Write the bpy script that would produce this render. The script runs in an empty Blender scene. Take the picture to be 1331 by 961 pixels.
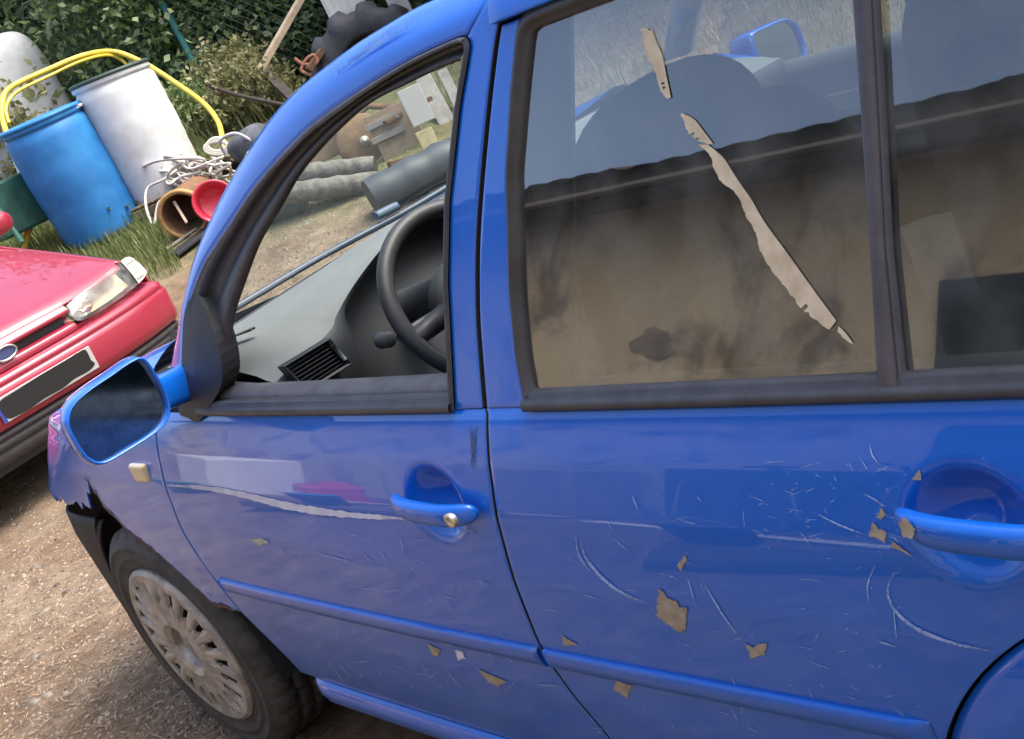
import bpy, bmesh, math, random
import numpy as np
from mathutils import Vector, Matrix
random.seed(7); rng = np.random.default_rng(7)
SC = bpy.context.scene
COL = SC.collection

# ------------------------------------------------------------------ camera, world, sun, exposure
CAM = np.array([2.9164, -.7545, 1.3580]); YAW, PITCH, ROLL = .889354, .325035, -.424651
FPX, PPX, IW, IH = 1693.57, 200.0, 1331, 961
def cam_axes():
    f = np.array([-math.sin(YAW)*math.cos(PITCH), math.cos(YAW)*math.cos(PITCH), -math.sin(PITCH)])
    r0 = np.cross(f, [0, 0, 1]); r0 /= np.linalg.norm(r0); u0 = np.cross(r0, f)
    return math.cos(ROLL)*r0+math.sin(ROLL)*u0, -math.sin(ROLL)*r0+math.cos(ROLL)*u0, f
CR, CU, CF = cam_axes()
cam = bpy.data.cameras.new('camera'); cam_o = bpy.data.objects.new('camera', cam); COL.objects.link(cam_o)
cam.sensor_width = 36; cam.lens = FPX/IW*36; cam.shift_x = -PPX/IW; cam.clip_end = 500; cam.clip_start = .02
cam_o.matrix_world = Matrix(((CR[0], CU[0], -CF[0], CAM[0]), (CR[1], CU[1], -CF[1], CAM[1]), (CR[2], CU[2], -CF[2], CAM[2]), (0, 0, 0, 1)))
SC.camera = cam_o

SUN_EL, SUN_AZ = 58, 45            # azimuth of the sun's place, degrees from +x towards +y
W = bpy.data.worlds.new('World'); SC.world = W; W.use_nodes = True
nt = W.node_tree; nt.nodes.clear()
sky = nt.nodes.new('ShaderNodeTexSky'); sky.sky_type = 'NISHITA'; sky.sun_disc = False
sky.sun_elevation = math.radians(SUN_EL); sky.sun_rotation = math.radians(90-SUN_AZ)
sky.air_density = .8; sky.dust_density = 5.0; sky.ozone_density = 1.0
bg = nt.nodes.new('ShaderNodeBackground'); bg.inputs[1].default_value = .15
wo = nt.nodes.new('ShaderNodeOutputWorld'); nt.links.new(sky.outputs[0], bg.inputs[0]); nt.links.new(bg.outputs[0], wo.inputs[0])
sun = bpy.data.lights.new('sun', 'SUN'); sun.energy = 1.25; sun.angle = math.radians(32); sun.color = (1, .95, .88)
sun_o = bpy.data.objects.new('sun', sun); COL.objects.link(sun_o)
_e, _a = math.radians(SUN_EL), math.radians(SUN_AZ)
sun_o.rotation_euler = Vector((-math.cos(_e)*math.cos(_a), -math.cos(_e)*math.sin(_a), -math.sin(_e))).to_track_quat('-Z', 'Y').to_euler()
SC.view_settings.view_transform = 'Standard'; SC.view_settings.look = 'None'; SC.view_settings.gamma = 1
SC.view_settings.use_curve_mapping = False; SC.view_settings.exposure = 1.72
SC.render.engine = 'CYCLES'; SC.cycles.max_bounces = 8; SC.cycles.transparent_max_bounces = 12
SC.cycles.caustics_reflective = False; SC.cycles.caustics_refractive = False
try: SC.cycles.use_denoising = True
except Exception: pass

# ------------------------------------------------------------------ helpers
def pray(px, py): return CF+CR*(px-IW/2-PPX)/FPX-CU*(py-IH/2)/FPX
def at(px, py, D): return CAM+pray(px, py)*D          # a point at a measured distance
def on_x(px, py, x): d = pray(px, py); return CAM+d*(x-CAM[0])/d[0]
def on_y(px, py, y): d = pray(px, py); return CAM+d*(y-CAM[1])/d[1]
def on_z(px, py, z): d = pray(px, py); return CAM+d*(z-CAM[2])/d[2]

MATS = {}
def mat(name, col, rough=.6, metal=0., coat=0., var=0., scale=8., bump=0., bscale=60., spec=.5, col2=None, detail=6., dist=0., coord='Object'):
    if name in MATS: return MATS[name]
    m = bpy.data.materials.new(name); m.use_nodes = True; n = m.node_tree.nodes; l = m.node_tree.links
    b = n['Principled BSDF']; b.inputs['Base Color'].default_value = (*col, 1); b.inputs['Roughness'].default_value = rough
    b.inputs['Metallic'].default_value = metal; b.inputs['Coat Weight'].default_value = coat; b.inputs['Coat Roughness'].default_value = .06
    b.inputs['Specular IOR Level'].default_value = spec
    tc = n.new('ShaderNodeTexCoord')
    if var or col2:
        t = n.new('ShaderNodeTexNoise'); t.inputs['Scale'].default_value = scale; t.inputs['Detail'].default_value = detail; t.inputs['Roughness'].default_value = .65
        t.inputs['Distortion'].default_value = dist
        l.new(tc.outputs[coord], t.inputs['Vector'])
        r = n.new('ShaderNodeValToRGB'); c2 = col2 or tuple(min(1, c*(1+var)+.0) for c in col); c1 = tuple(c*(1-var) for c in col) if not col2 else col
        r.color_ramp.elements[0].position = .36; r.color_ramp.elements[1].position = .64
        r.color_ramp.elements[0].color = (*c1, 1); r.color_ramp.elements[1].color = (*c2, 1)
        l.new(t.outputs['Fac'], r.inputs[0]); l.new(r.outputs[0], b.inputs['Base Color'])
    if bump:
        t2 = n.new('ShaderNodeTexNoise'); t2.inputs['Scale'].default_value = bscale; t2.inputs['Detail'].default_value = 4
        l.new(tc.outputs[coord], t2.inputs['Vector'])
        bp_ = n.new('ShaderNodeBump'); bp_.inputs['Strength'].default_value = bump; bp_.inputs['Distance'].default_value = .01
        l.new(t2.outputs['Fac'], bp_.inputs['Height']); l.new(bp_.outputs[0], b.inputs['Normal'])
    MATS[name] = m; return m

def obj(name, me, parent=None, label=None, cat=None, group=None, kind=None):
    o = bpy.data.objects.new(name, me); COL.objects.link(o)
    if parent is not None: o.parent = parent
    if label: o['label'] = label
    if cat: o['category'] = cat
    if group: o['group'] = group
    if kind: o['kind'] = kind
    return o
def empty(name, loc=(0, 0, 0), rz=0, label=None, cat=None, group=None):
    o = bpy.data.objects.new(name, None); COL.objects.link(o); o.location = loc; o.rotation_euler = (0, 0, rz)
    if label: o['label'] = label
    if cat: o['category'] = cat
    if group: o['group'] = group
    return o
def mesh(name, v, f, m, parent=None, smooth=True, **k):
    me = bpy.data.meshes.new(name); me.from_pydata([tuple(map(float, q)) for q in v], [], f)
    ms = m if isinstance(m, (list, tuple)) else [m]
    for q in ms: me.materials.append(q)
    if smooth: me.polygons.foreach_set('use_smooth', [True]*len(me.polygons))
    me.update()
    return obj(name, me, parent, **k)
def gridf(nu, nv, closeu=False, closev=False, flip=False):
    f = []
    for i in range(nu if closeu else nu-1):
        for j in range(nv if closev else nv-1):
            a, b, c, d = i*nv+j, ((i+1) % nu)*nv+j, ((i+1) % nu)*nv+(j+1) % nv, i*nv+(j+1) % nv
            f.append((a, d, c, b) if flip else (a, b, c, d))
    return f
def thick(o, t, bev=0, seg=2, back=None, rim=False):
    s = o.modifiers.new('solid', 'SOLIDIFY'); s.thickness = t; s.offset = -1
    if back is not None:
        o.data.materials.append(back); s.material_offset = 1
        if rim: s.material_offset_rim = 1
    if bev:
        b = o.modifiers.new('bevel', 'BEVEL'); b.width = bev; b.segments = seg; b.limit_method = 'ANGLE'; b.angle_limit = math.radians(50); b.harden_normals = False
    return o
def frame_of(d):
    d = Vector(d).normalized(); a = Vector((0, 0, 1)) if abs(d.z) < .9 else Vector((1, 0, 0))
    u = d.cross(a).normalized(); return u, d.cross(u).normalized()
def tube_data(pts, r, n=8, close=False, caps=True):
    pts = [Vector(p) for p in pts]; N = len(pts); V = []; rs = r if hasattr(r, '__len__') else [r]*N
    u = None
    for i, p in enumerate(pts):
        d = (pts[(i+1) % N]-pts[i-1]) if close else (pts[min(i+1, N-1)]-pts[max(i-1, 0)])
        d.normalize()
        if u is None: u, w = frame_of(d)
        else:
            u = (u-d*u.dot(d)); u = u.normalized() if u.length > 1e-6 else frame_of(d)[0]
        w = d.cross(u)
        for k in range(n):
            a = 2*math.pi*k/n; V.append(p+(u*math.cos(a)+w*math.sin(a))*rs[i])
    F = gridf(N, n, closeu=close, closev=True)
    if caps and not close: F += [tuple(range(n-1, -1, -1)), tuple((N-1)*n+k for k in range(n))]
    return V, F
def tube(name, pts, r, m, parent=None, n=8, close=False, **k):
    V, F = tube_data(pts, r, n, close); return mesh(name, V, F, m, parent, **k)
def smooth_path(pts, per=8, close=False):
    P = [Vector(p) for p in pts]; out = []; N = len(P)
    for i in range(N if close else N-1):
        p0 = P[(i-1) % N] if close else P[max(i-1, 0)]; p1 = P[i]; p2 = P[(i+1) % N]; p3 = P[(i+2) % N] if close else P[min(i+2, N-1)]
        for k in range(per):
            t = k/per; out.append(.5*((2*p1)+(p2-p0)*t+(2*p0-5*p1+4*p2-p3)*t*t+(3*p1-p0-3*p2+p3)*t**3))
    if not close: out.append(P[-1])
    return out
def lathe_data(prof, n=40, axis='z', close=False):
    V = []
    for k in range(n):
        a = 2*math.pi*k/n
        for r, h in prof:
            c, s = r*math.cos(a), r*math.sin(a)
            V.append({'z': (c, s, h), 'y': (c, h, s), 'x': (h, c, s)}[axis])
    return V, gridf(n, len(prof), closeu=True, closev=close)
def boxd(x0, x1, y0, y1, z0, z1):
    V = [(x, y, z) for x in (x0, x1) for y in (y0, y1) for z in (z0, z1)]
    return V, [(0, 1, 3, 2), (4, 6, 7, 5), (0, 4, 5, 1), (2, 3, 7, 6), (0, 2, 6, 4), (1, 5, 7, 3)]
def box(name, b, m, parent=None, bev=.004, **k):
    V, F = boxd(*b); o = mesh(name, V, F, m, parent, smooth=False, **k)
    if bev:
        q = o.modifiers.new('bevel', 'BEVEL'); q.width = bev; q.segments = 2
    return o
def joinvf(parts):
    V, F = [], []
    for v, f in parts:
        o = len(V); V += list(v); F += [tuple(i+o for i in q) for q in f]
    return V, F
def xform(VF, M): return [M @ Vector(v) for v in VF[0]], VF[1]
def orient(loc, zdir, spin=0):
    q = Vector(zdir).to_track_quat('Z', 'Y'); return Matrix.Translation(Vector(loc)) @ q.to_matrix().to_4x4() @ Matrix.Rotation(spin, 4, 'Z')
def resample(pts, n):
    P = np.array(pts, float); s = np.concatenate([[0], np.cumsum(np.linalg.norm(np.diff(P, axis=0), axis=1))])
    t = np.linspace(0, s[-1], n); return np.stack([np.interp(t, s, P[:, k]) for k in range(P.shape[1])], 1)
def smooth2(pts, per=6):
    return np.array([(p.x, p.y, p.z) for p in smooth_path([(q[0], q[1], 0) if len(q) == 2 else q for q in pts], per)])

# ------------------------------------------------------------------ materials
def paint(name, base, dark):
    m = bpy.data.materials.new(name); m.use_nodes = True; n = m.node_tree.nodes; l = m.node_tree.links; b = n['Principled BSDF']
    tc = n.new('ShaderNodeTexCoord')
    b.inputs['Metallic'].default_value = .12; b.inputs['Coat Weight'].default_value = .85; b.inputs['Specular IOR Level'].default_value = .3; b.inputs['Coat Roughness'].default_value = .025; b.inputs['Coat IOR'].default_value = 1.5
    t = n.new('ShaderNodeTexNoise'); t.inputs['Scale'].default_value = 3.5; t.inputs['Detail'].default_value = 8; t.inputs['Roughness'].default_value = .7
    r = n.new('ShaderNodeValToRGB'); r.color_ramp.elements[0].position = .3; r.color_ramp.elements[1].position = .7
    r.color_ramp.elements[0].color = (*dark, 1); r.color_ramp.elements[1].color = (*base, 1)
    l.new(tc.outputs['Object'], t.inputs['Vector']); l.new(t.outputs['Fac'], r.inputs[0])
    # fine scuffs and dust: thin pale streaks and specks
    mp = n.new('ShaderNodeMapping'); mp.inputs['Scale'].default_value = (60, 60, 340); mp.inputs['Rotation'].default_value = (0, .35, 0)
    s = n.new('ShaderNodeTexNoise'); s.inputs['Scale'].default_value = 1.; s.inputs['Detail'].default_value = 5; s.inputs['Roughness'].default_value = .75
    l.new(tc.outputs['Object'], mp.inputs['Vector']); l.new(mp.outputs[0], s.inputs['Vector'])
    sr = n.new('ShaderNodeValToRGB'); sr.color_ramp.elements[0].position = .60; sr.color_ramp.elements[1].position = .80
    l.new(s.outputs['Fac'], sr.inputs[0])
    k = n.new('ShaderNodeTexNoise'); k.inputs['Scale'].default_value = 5; k.inputs['Detail'].default_value = 3
    l.new(tc.outputs['Object'], k.inputs['Vector'])
    kr = n.new('ShaderNodeValToRGB'); kr.color_ramp.elements[0].position = .42; kr.color_ramp.elements[1].position = .68
    l.new(k.outputs['Fac'], kr.inputs[0])
    mu = n.new('ShaderNodeMath'); mu.operation = 'MULTIPLY'; l.new(sr.outputs[0], mu.inputs[0]); l.new(kr.outputs[0], mu.inputs[1])
    mu2 = n.new('ShaderNodeMath'); mu2.operation = 'MULTIPLY'; mu2.inputs[1].default_value = .4; l.new(mu.outputs[0], mu2.inputs[0])
    mx = n.new('ShaderNodeMix'); mx.data_type = 'RGBA'; l.new(mu2.outputs[0], mx.inputs['Factor']); l.new(r.outputs[0], mx.inputs['A'])
    mx.inputs['B'].default_value = (.16, .26, .55, 1) if base[2] > base[0] else (.5, .3, .3, 1)
    l.new(mx.outputs['Result'], b.inputs['Base Color'])
    ro = n.new('ShaderNodeMapRange'); ro.inputs['To Min'].default_value = .28; ro.inputs['To Max'].default_value = .55; l.new(k.outputs['Fac'], ro.inputs['Value'])
    l.new(ro.outputs[0], b.inputs['Roughness'])
    # road dust low on the body
    bu = n.new('ShaderNodeBump'); bu.inputs['Strength'].default_value = .011; bu.inputs['Distance'].default_value = .02
    bn = n.new('ShaderNodeTexNoise'); bn.inputs['Scale'].default_value = 9; bn.inputs['Detail'].default_value = 2; l.new(tc.outputs['Object'], bn.inputs['Vector'])
    l.new(bn.outputs['Fac'], bu.inputs['Height']); l.new(bu.outputs[0], b.inputs['Normal']); l.new(bu.outputs[0], b.inputs['Coat Normal'])
    MATS[name] = m; return m
BLUE = paint('blue_car_paint', (.002, .118, .58), (.002, .108, .53))
RED = paint('red_car_paint', (.31, .022, .050), (.26, .016, .038))
def glass(name, tint, boost=1.7, dust=.03):
    m = bpy.data.materials.new(name); m.use_nodes = True; n = m.node_tree.nodes; l = m.node_tree.links; n.clear()
    o = n.new('ShaderNodeOutputMaterial'); tr = n.new('ShaderNodeBsdfTransparent'); tr.inputs[0].default_value = (*tint, 1)
    gl = n.new('ShaderNodeBsdfGlossy'); gl.inputs['Roughness'].default_value = .015; fr = n.new('ShaderNodeFresnel'); fr.inputs[0].default_value = 1.52
    mu = n.new('ShaderNodeMath'); mu.operation = 'MULTIPLY'; mu.inputs[1].default_value = boost; mu.use_clamp = True; l.new(fr.outputs[0], mu.inputs[0])
    mx = n.new('ShaderNodeMixShader'); l.new(mu.outputs[0], mx.inputs[0]); l.new(tr.outputs[0], mx.inputs[1]); l.new(gl.outputs[0], mx.inputs[2])
    df = n.new('ShaderNodeBsdfDiffuse'); df.inputs[0].default_value = (.5, .52, .5, 1); tx = n.new('ShaderNodeTexNoise'); tx.inputs['Scale'].default_value = 14; tx.inputs['Detail'].default_value = 8
    tc = n.new('ShaderNodeTexCoord'); l.new(tc.outputs['Object'], tx.inputs['Vector'])
    mr = n.new('ShaderNodeMapRange'); mr.inputs['From Min'].default_value = .35; mr.inputs['From Max'].default_value = .8; mr.inputs['To Min'].default_value = dust*.4; mr.inputs['To Max'].default_value = dust*2.2
    l.new(tx.outputs['Fac'], mr.inputs['Value'])
    m2 = n.new('ShaderNodeMixShader'); l.new(mr.outputs[0], m2.inputs[0]); l.new(mx.outputs[0], m2.inputs[1]); l.new(df.outputs[0], m2.inputs[2])
    l.new(m2.outputs[0], o.inputs[0]); MATS[name] = m; return m
GLASS = glass('side_glass', (.68, .74, .72), 3.8, .065)
WSGLASS = glass('windscreen_glass', (.86, .92, .90), .55, .005)
BLK = mat('black_plastic', (.018, .019, .022), .55, bump=.12, bscale=300)
RUB = mat('rubber_seal', (.034, .035, .041), .45, var=.3, scale=20)
TRIM = mat('grey_seal_plastic', (.075, .075, .085), .5, var=.25, scale=25)
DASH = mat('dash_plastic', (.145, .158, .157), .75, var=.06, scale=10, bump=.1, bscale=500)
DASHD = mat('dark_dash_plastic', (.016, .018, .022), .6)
CLOTH = mat('seat_cloth', (.035, .04, .045), .95, var=.2, scale=90)
TRIMI = mat('door_card_plastic', (.14, .155, .155), .8, var=.05)
TYRE = mat('tyre_rubber', (.048, .047, .046), .8, var=.35, scale=14, bump=.3, bscale=80)
SILV = mat('silver_hubcap', (.34, .32, .30), .45, .35, var=.35, scale=18)
def flaky(name, c1, c2, soft=.10, nscale=220., namp=1.1, thr=.45):
    """opaque flakes that break up towards their edge ('core' runs from 1 in the middle to 0 at the border)"""
    m = bpy.data.materials.new(name); m.use_nodes = True; n = m.node_tree.nodes; l = m.node_tree.links; b = n['Principled BSDF']; b.inputs['Roughness'].default_value = .8
    tc = n.new('ShaderNodeTexCoord'); t = n.new('ShaderNodeTexNoise'); t.inputs['Scale'].default_value = nscale; t.inputs['Detail'].default_value = 6; t.inputs['Roughness'].default_value = .7; l.new(tc.outputs['Object'], t.inputs['Vector'])
    t2 = n.new('ShaderNodeTexNoise'); t2.inputs['Scale'].default_value = nscale*.4; t2.inputs['Detail'].default_value = 5; l.new(tc.outputs['Object'], t2.inputs['Vector'])
    r = n.new('ShaderNodeValToRGB'); r.color_ramp.elements[0].position = .35; r.color_ramp.elements[1].position = .65; r.color_ramp.elements[0].color = (*c1, 1); r.color_ramp.elements[1].color = (*c2, 1); l.new(t2.outputs['Fac'], r.inputs[0]); l.new(r.outputs[0], b.inputs['Base Color'])
    a = n.new('ShaderNodeVertexColor'); a.layer_name = 'core'
    s1 = n.new('ShaderNodeMath'); s1.operation = 'SUBTRACT'; s1.inputs[1].default_value = .5; l.new(t.outputs['Fac'], s1.inputs[0])
    s2 = n.new('ShaderNodeMath'); s2.operation = 'MULTIPLY_ADD'; s2.inputs[1].default_value = namp*2; l.new(s1.outputs[0], s2.inputs[0]); l.new(a.outputs[0], s2.inputs[2])
    mr = n.new('ShaderNodeMapRange'); mr.inputs['From Min'].default_value = thr-soft; mr.inputs['From Max'].default_value = thr+soft; l.new(s2.outputs[0], mr.inputs['Value'])
    tr = n.new('ShaderNodeBsdfTransparent'); mx = n.new('ShaderNodeMixShader'); l.new(mr.outputs[0], mx.inputs[0]); l.new(tr.outputs[0], mx.inputs[1]); l.new(b.outputs[0], mx.inputs[2]); l.new(mx.outputs[0], n['Material Output'].inputs[0])
    MATS[name] = m; return m
def core(o, vals):
    c = o.data.color_attributes.new('core', 'FLOAT_COLOR', 'POINT'); v = np.asarray(vals, float); c.data.foreach_set('color', np.stack([v, v, v, np.ones_like(v)], 1).ravel()); return o
PRIMER = flaky('bare_primer', (.25, .21, .155), (.37, .32, .25), .06, 160, .55, .02)
SCUFF_REFL = flaky('pale_scuff_and_reflection', (.20, .34, .68), (.34, .46, .74), .25, 260, .9, .5)  # for scratches, and for wheel reflections painted into the rear door colour
WCHIP_SHINE = flaky('white_chip_and_highlight', (.50, .53, .70), (.66, .68, .80), .25, 90, .5, .18)  # for a white chip, and for the painted highlight along the front door
WHITE = mat('white_plastic', (.66, .68, .68), .5, var=.08, scale=5)

# ------------------------------------------------------------------ blue car: body surface
_ZS = np.array([.18, .21, .25, .30, .36, .45, .55, .65, .75, .82, .855, .872, .880])
_YS = np.array([.070, .050, .034, .022, .012, .003, .0, .003, .014, .031, .045, .053, .060])
_zz = np.linspace(.18, .88, 141); _yy = np.interp(_zz, _ZS, _YS)
for _ in range(6): _yy[1:-1] = .25*_yy[:-2]+.5*_yy[1:-1]+.25*_yy[2:]
def lower(z): return float(np.interp(z, _zz, _yy))
def upper(z):
    t = max(z-1.305, 0); return .060+.36*min(max(z-.885, -1), .42)+t*.36+6*t*t
def bow(x, z=1.):
    b = .012*(((1.3-x)/.9)**2 if x < 1.3 else ((x-1.3)/1.1)**2)
    k = 1-.55*min(max((.84-z)/.2, 0), 1)
    return b+k*(.105*max(.2-x, 0)**2+.8*max(-.50-x, 0)**2)
def Yl(x, z): return lower(z)+bow(x, z)
def Yu(x, z): return upper(z)+bow(x, z)
def interp(z, tab):
    a = np.array(tab); i = np.argsort(a[:, 1]); return float(np.interp(z, a[i, 1], a[i, 0]))

car = empty('blue_car', (1.2, .87, 0), 0, 'scratched blue five door hatchback with open driver window filling the foreground', 'car')
def cpart(name, v, f, m, parent=None, smooth=True, **k):
    """part of the blue car: vertices in world, stored relative to the car's base"""
    o = mesh(name, v, f, m, None, smooth, **k); par = parent or car
    o.parent = par
    if par is car: o.matrix_parent_inverse = Matrix.Translation((-1.2, -.87, 0))
    return o
A_GAP = [(.455, .877), (.450, .84), (.438, .796), (.419, .729), (.400, .629), (.420, .538), (.441, .463), (.461, .427), (.505, .344), (.500, .25), (.500, .18)]
B_LO = [(1.550, .880), (1.555, .868), (1.544, .803), (1.524, .715), (1.508, .625), (1.497, .533), (1.505, .475), (1.530, .378), (1.545, .28), (1.55, .18)]
def handle_scoop(x, z, xc, zc):
    r = ((x-xc)/.068)**2+((z-zc)/.056)**2
    return .030*(1-r)**1.5*1.4 if r < 1 else 0.
FHX, FHZ, RHX, RHZ = 1.392, .757, 2.248, .770
def panel(name, xf, xr, z0, z1, nu, nv, surf, m, parent=None, t=.012, bev=.003, **k):
    V = []
    for i in range(nu):
        for j in range(nv):
            z = z0+(z1-z0)*j/(nv-1); a, b = xf(z), xr(z); x = a+(b-a)*i/(nu-1); V.append((x, surf(x, z), z))
    o = cpart(name, V, gridf(nu, nv), m, parent, **k)
    if t: thick(o, t, bev, 2, BLK, True)
    return o
sm_A = smooth2(A_GAP, 8)[:, :2]; sm_B = smooth2(B_LO, 8)[:, :2]
fA = lambda z: interp(z, sm_A); fB = lambda z: interp(z, sm_B)
DEPTH = .0
def sf(x, z): return Yl(x, z)+handle_scoop(x, z, FHX, FHZ)-.010*math.exp(-((x-.95)/.35)**2-((z-.66)/.035)**2)*0
def sr(x, z): return Yl(x, z)+handle_scoop(x, z, RHX, RHZ)
front_door = panel('front_door', lambda z: fA(z)+.0025, lambda z: fB(z)-.0028, .298, .8795, 130, 90, sf, BLUE)
def rear_edge(z):
    if z < .70: return 2.511-math.sqrt(max(.43**2-(z-.30)**2, .0))-.002
    e = 2.511-math.sqrt(.43**2-.16)-.002; return e+(z-.70)*1.05
rear_door = panel('rear_door', lambda z: fB(z)+.0028, rear_edge, .298, .8795, 120, 90, sr, BLUE)
# sill flare under the doors
prof = [(.296, .034), (.2955, .023), (.288, .015), (.272, .011), (.252, .014), (.235, .026), (.222, .040), (.212, .055), (.205, .07)]
V = []
for x in np.linspace(.48, 2.16, 80):
    for z, y in prof: V.append((x, y+bow(x)+.06*max(1-(x-.48)/.13, 0)**2, z))
o = cpart('sill', V, gridf(80, len(prof), flip=True), BLUE); thick(o, .006)

# inner shell behind the panel gaps
V = []
xs = np.linspace(.35, 2.9, 30); zs = np.linspace(.2, .87, 12)
for x in xs:
    for z in zs: V.append((x, Yl(x, z)+.045, z))
cpart('inner_sill_structure', V, gridf(30, 12), BLK)
# fender
def arch_low(x):
    if x < -.40: return float(np.interp(x, [-.8, -.7, -.66, -.63, -.60, -.565, -.55, -.51, -.49, -.455, -.44, -.40], [.60, .615, .606, .628, .612, .618, .640, .622, .632, .648, .628, .63]))
    tab = [(-.40, .63), (-.34, .640), (-.30, .652), (-.27, .632), (-.245, .655), (-.22, .648), (-.18, .642), (-.155, .690), (-.13, .682), (-.105, .715), (-.09, .725), (-.075, .690), (-.065, .700), (-.05, .662), (-.02, .648), (0., .640), (.03, .612), (.061, .597), (.09, .588), (.126, .576), (.165, .556), (.202, .533), (.25, .497), (.304, .452), (.33, .447), (.36, .456), (.40, .450), (.46, .455)]
    return float(np.interp(x, [a for a, _ in tab], [b for _, b in tab]))+.0025*math.sin(x*210)*math.sin(x*77)
def fend_top(x): return .8795-.10*max(.35-x, 0)**1.35*.8
V = []; NU, NV = 150, 36
for i in range(NU):
    for j in range(NV):
        x = -.80+(1.255)*i/(NU-1); v = j/(NV-1)
        for _ in range(3):
            z = arch_low(x)+(fend_top(x)-arch_low(x))*v
            xr = fA(z)-.0025; x = -.80+(xr+.80)*(i/(NU-1))
        zq = z+(.8795-fend_top(x))*min(max((z-.6)/(fend_top(x)-.6), 0), 1); V.append((x, Yl(x, min(zq, .8795)), z))
fender = cpart('front_fender', V, gridf(NU, NV), BLUE); thick(fender, .006, .0015)
# rusty ragged lip: narrow strip of brown along the torn lower edge
V = []; xs = np.linspace(-.10, .40, 90)
for x in xs:
    z = arch_low(x); w = .006+.004*abs(math.sin(x*83))
    for q in (-.001, w): V.append((x, Yl(x, z+q)-.0012, z+q))
RUST = mat('rust', (.16, .075, .03), .9, col2=(.05, .03, .02), scale=90)
cpart('rusty_arch_lip', V, gridf(90, 2), RUST, fender)
# wing top and bonnet: lofted cross sections
st = [(-.86, .70, .02), (-.70, .745, .06), (-.5, .795, .09), (-.25, .842, .105), (0, .882, .112), (.2, .912, .115), (.40, .938, .118), (.52, .95, .12)]
def hood_z(x, y):
    xs_ = [a[0] for a in st]; zc = float(np.interp(x, xs_, [a[1] for a in st]))+.036
    yy = abs(y-.8675)/.8675          # 0 at the centre, 1 at the side
    return zc-.050*(1-min(yy/.78, 1)**2)
V = []; nx, ny = 70, 60
for i in range(nx):
    x = -.84+(.385+.84)*i/(nx-1)
    zt = fend_top(max(x, -.8)); ys = Yl(x, .8795)
    for j in range(ny):
        v = j/(ny-1); y = ys+(1.735-2*ys)*(.5-.5*math.cos(math.pi*v))
        e = min(y-ys, 1.735-ys-y)/.16; k = min(max(e, 0), 1); k = math.sin(k*math.pi/2)**.75
        z = zt+(hood_z(x, y)-zt)*k
        if x < -.7: z -= 1.6*(-.7-x)**1.6
        V.append((x, y, z))
bonnet = cpart('bonnet', V, gridf(nx, ny), BLUE)
# bare black bumper corner and arch liner
def by(x, z):
    b = .038+.08*max(-.33-x, 0)+1.9*max(-.42-x, 0)**1.8
    return b+.10*max(.30-z, 0)**1.+.15*max(z-.55, 0)
V = []; nu, nv = 44, 22
for i in range(nu):
    t = i/(nu-1); z_ = 0
    for j in range(nv):
        z = .19+.42*j/(nv-1)
        xa = -math.sqrt(max(.352**2-(z-.30)**2, .0)); x = xa+(-.97-xa)*t**1.2
        V.append((x, by(x, z), z))
bump = cpart('front_bumper', V, gridf(nu, nv, flip=True), mat('bare_bumper_black', (.009, .009, .010), .7, bump=.2, bscale=120)); thick(bump, .008)
V, F = boxd(-.96, -.90, .42, 1.32, .19, .64); cpart('bumper_middle', V, F, BLK)
V = []
for i in range(40):
    a = math.pi*(-.05+1.1*i/39)
    for y in (.04, .30): V.append((.365*math.cos(a), y, .30+.37*math.sin(a)))
V2 = [(-.40, .30, .1), (.42, .30, .1), (.42, .30, .85), (-.40, .30, .85)]
cpart('wheel_arch_liner', V+V2, gridf(40, 2)+[(80, 81, 82, 83)], BLK)
# quarter panel with flared arch
V = []; NA = 40
rr = [(.428, .0), (.415, -.004), (.39, -.012), (.365, -.015), (.345, -.010), (.338, .01), (.338, .05)]
for i in range(NA):
    a = math.radians(62+118*i/(NA-1))
    for r, dy in rr:
        x, z = 2.511+r*math.cos(a), .30+r*math.sin(a)
        V.append((x, Yl(x, min(max(z, .25), .85))+dy+.004, z))
quarter = cpart('rear_wing_arch', V, gridf(NA, len(rr)), BLUE); thick(quarter, .006)
V = []
for i in range(30):
    for j in range(30):
        z = .66+.215*j/29; a = rear_edge(max(z, .70))+.006; x = a+(3.25-a)*i/29; V.append((x, Yl(min(x, 3.0), z)+.4*max(x-3., 0)**2, z))
cpart('rear_wing', V, gridf(30, 30), BLUE)

# mouldings along the doors
def moulding(x0, x1, parent, taper):
    pr = [(.5385, .001), (.5383, -.004), (.5365, -.0068), (.532, -.0080), (.522, -.0080), (.512, -.0068), (.5065, -.003), (.5055, .001)]
    V = []; N = 70
    for i in range(N):
        x = x0+(x1-x0)*i/(N-1); e = 1.
        if taper: e = min(1, (x1-x)/.03+.15)
        for z, y in pr: V.append((x, Yl(x, z)+y*e+.0005, z))
    o = cpart('side_moulding', V, gridf(N, len(pr), flip=True)+[tuple(range(len(pr))), tuple((N-1)*len(pr)+k for k in range(len(pr)-1, -1, -1))], BLUE, parent)
moulding(fA(.52)+.03, fB(.52)-.006, front_door, False); moulding(fB(.52)+.007, 2.128, rear_door, True)

# belt shoulder highlight ledge + seals
def beltseal(name, x0, x1, parent):
    pr = [(.8785, .056), (.8785, .050), (.884, .0485), (.890, .052), (.8915, .058), (.897, .059), (.900, .064), (.899, .074), (.885, .078)]
    V = []; N = 50
    for i in range(N):
        x = x0+(x1-x0)*i/(N-1)
        for z, y in pr: V.append((x, y+bow(x), z))
    return cpart(name, V, gridf(N, len(pr), flip=True), [RUB], parent)
beltseal('window_seal', .675, 1.484, front_door); beltseal('window_seal', 1.640, 2.70, rear_door)
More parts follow.
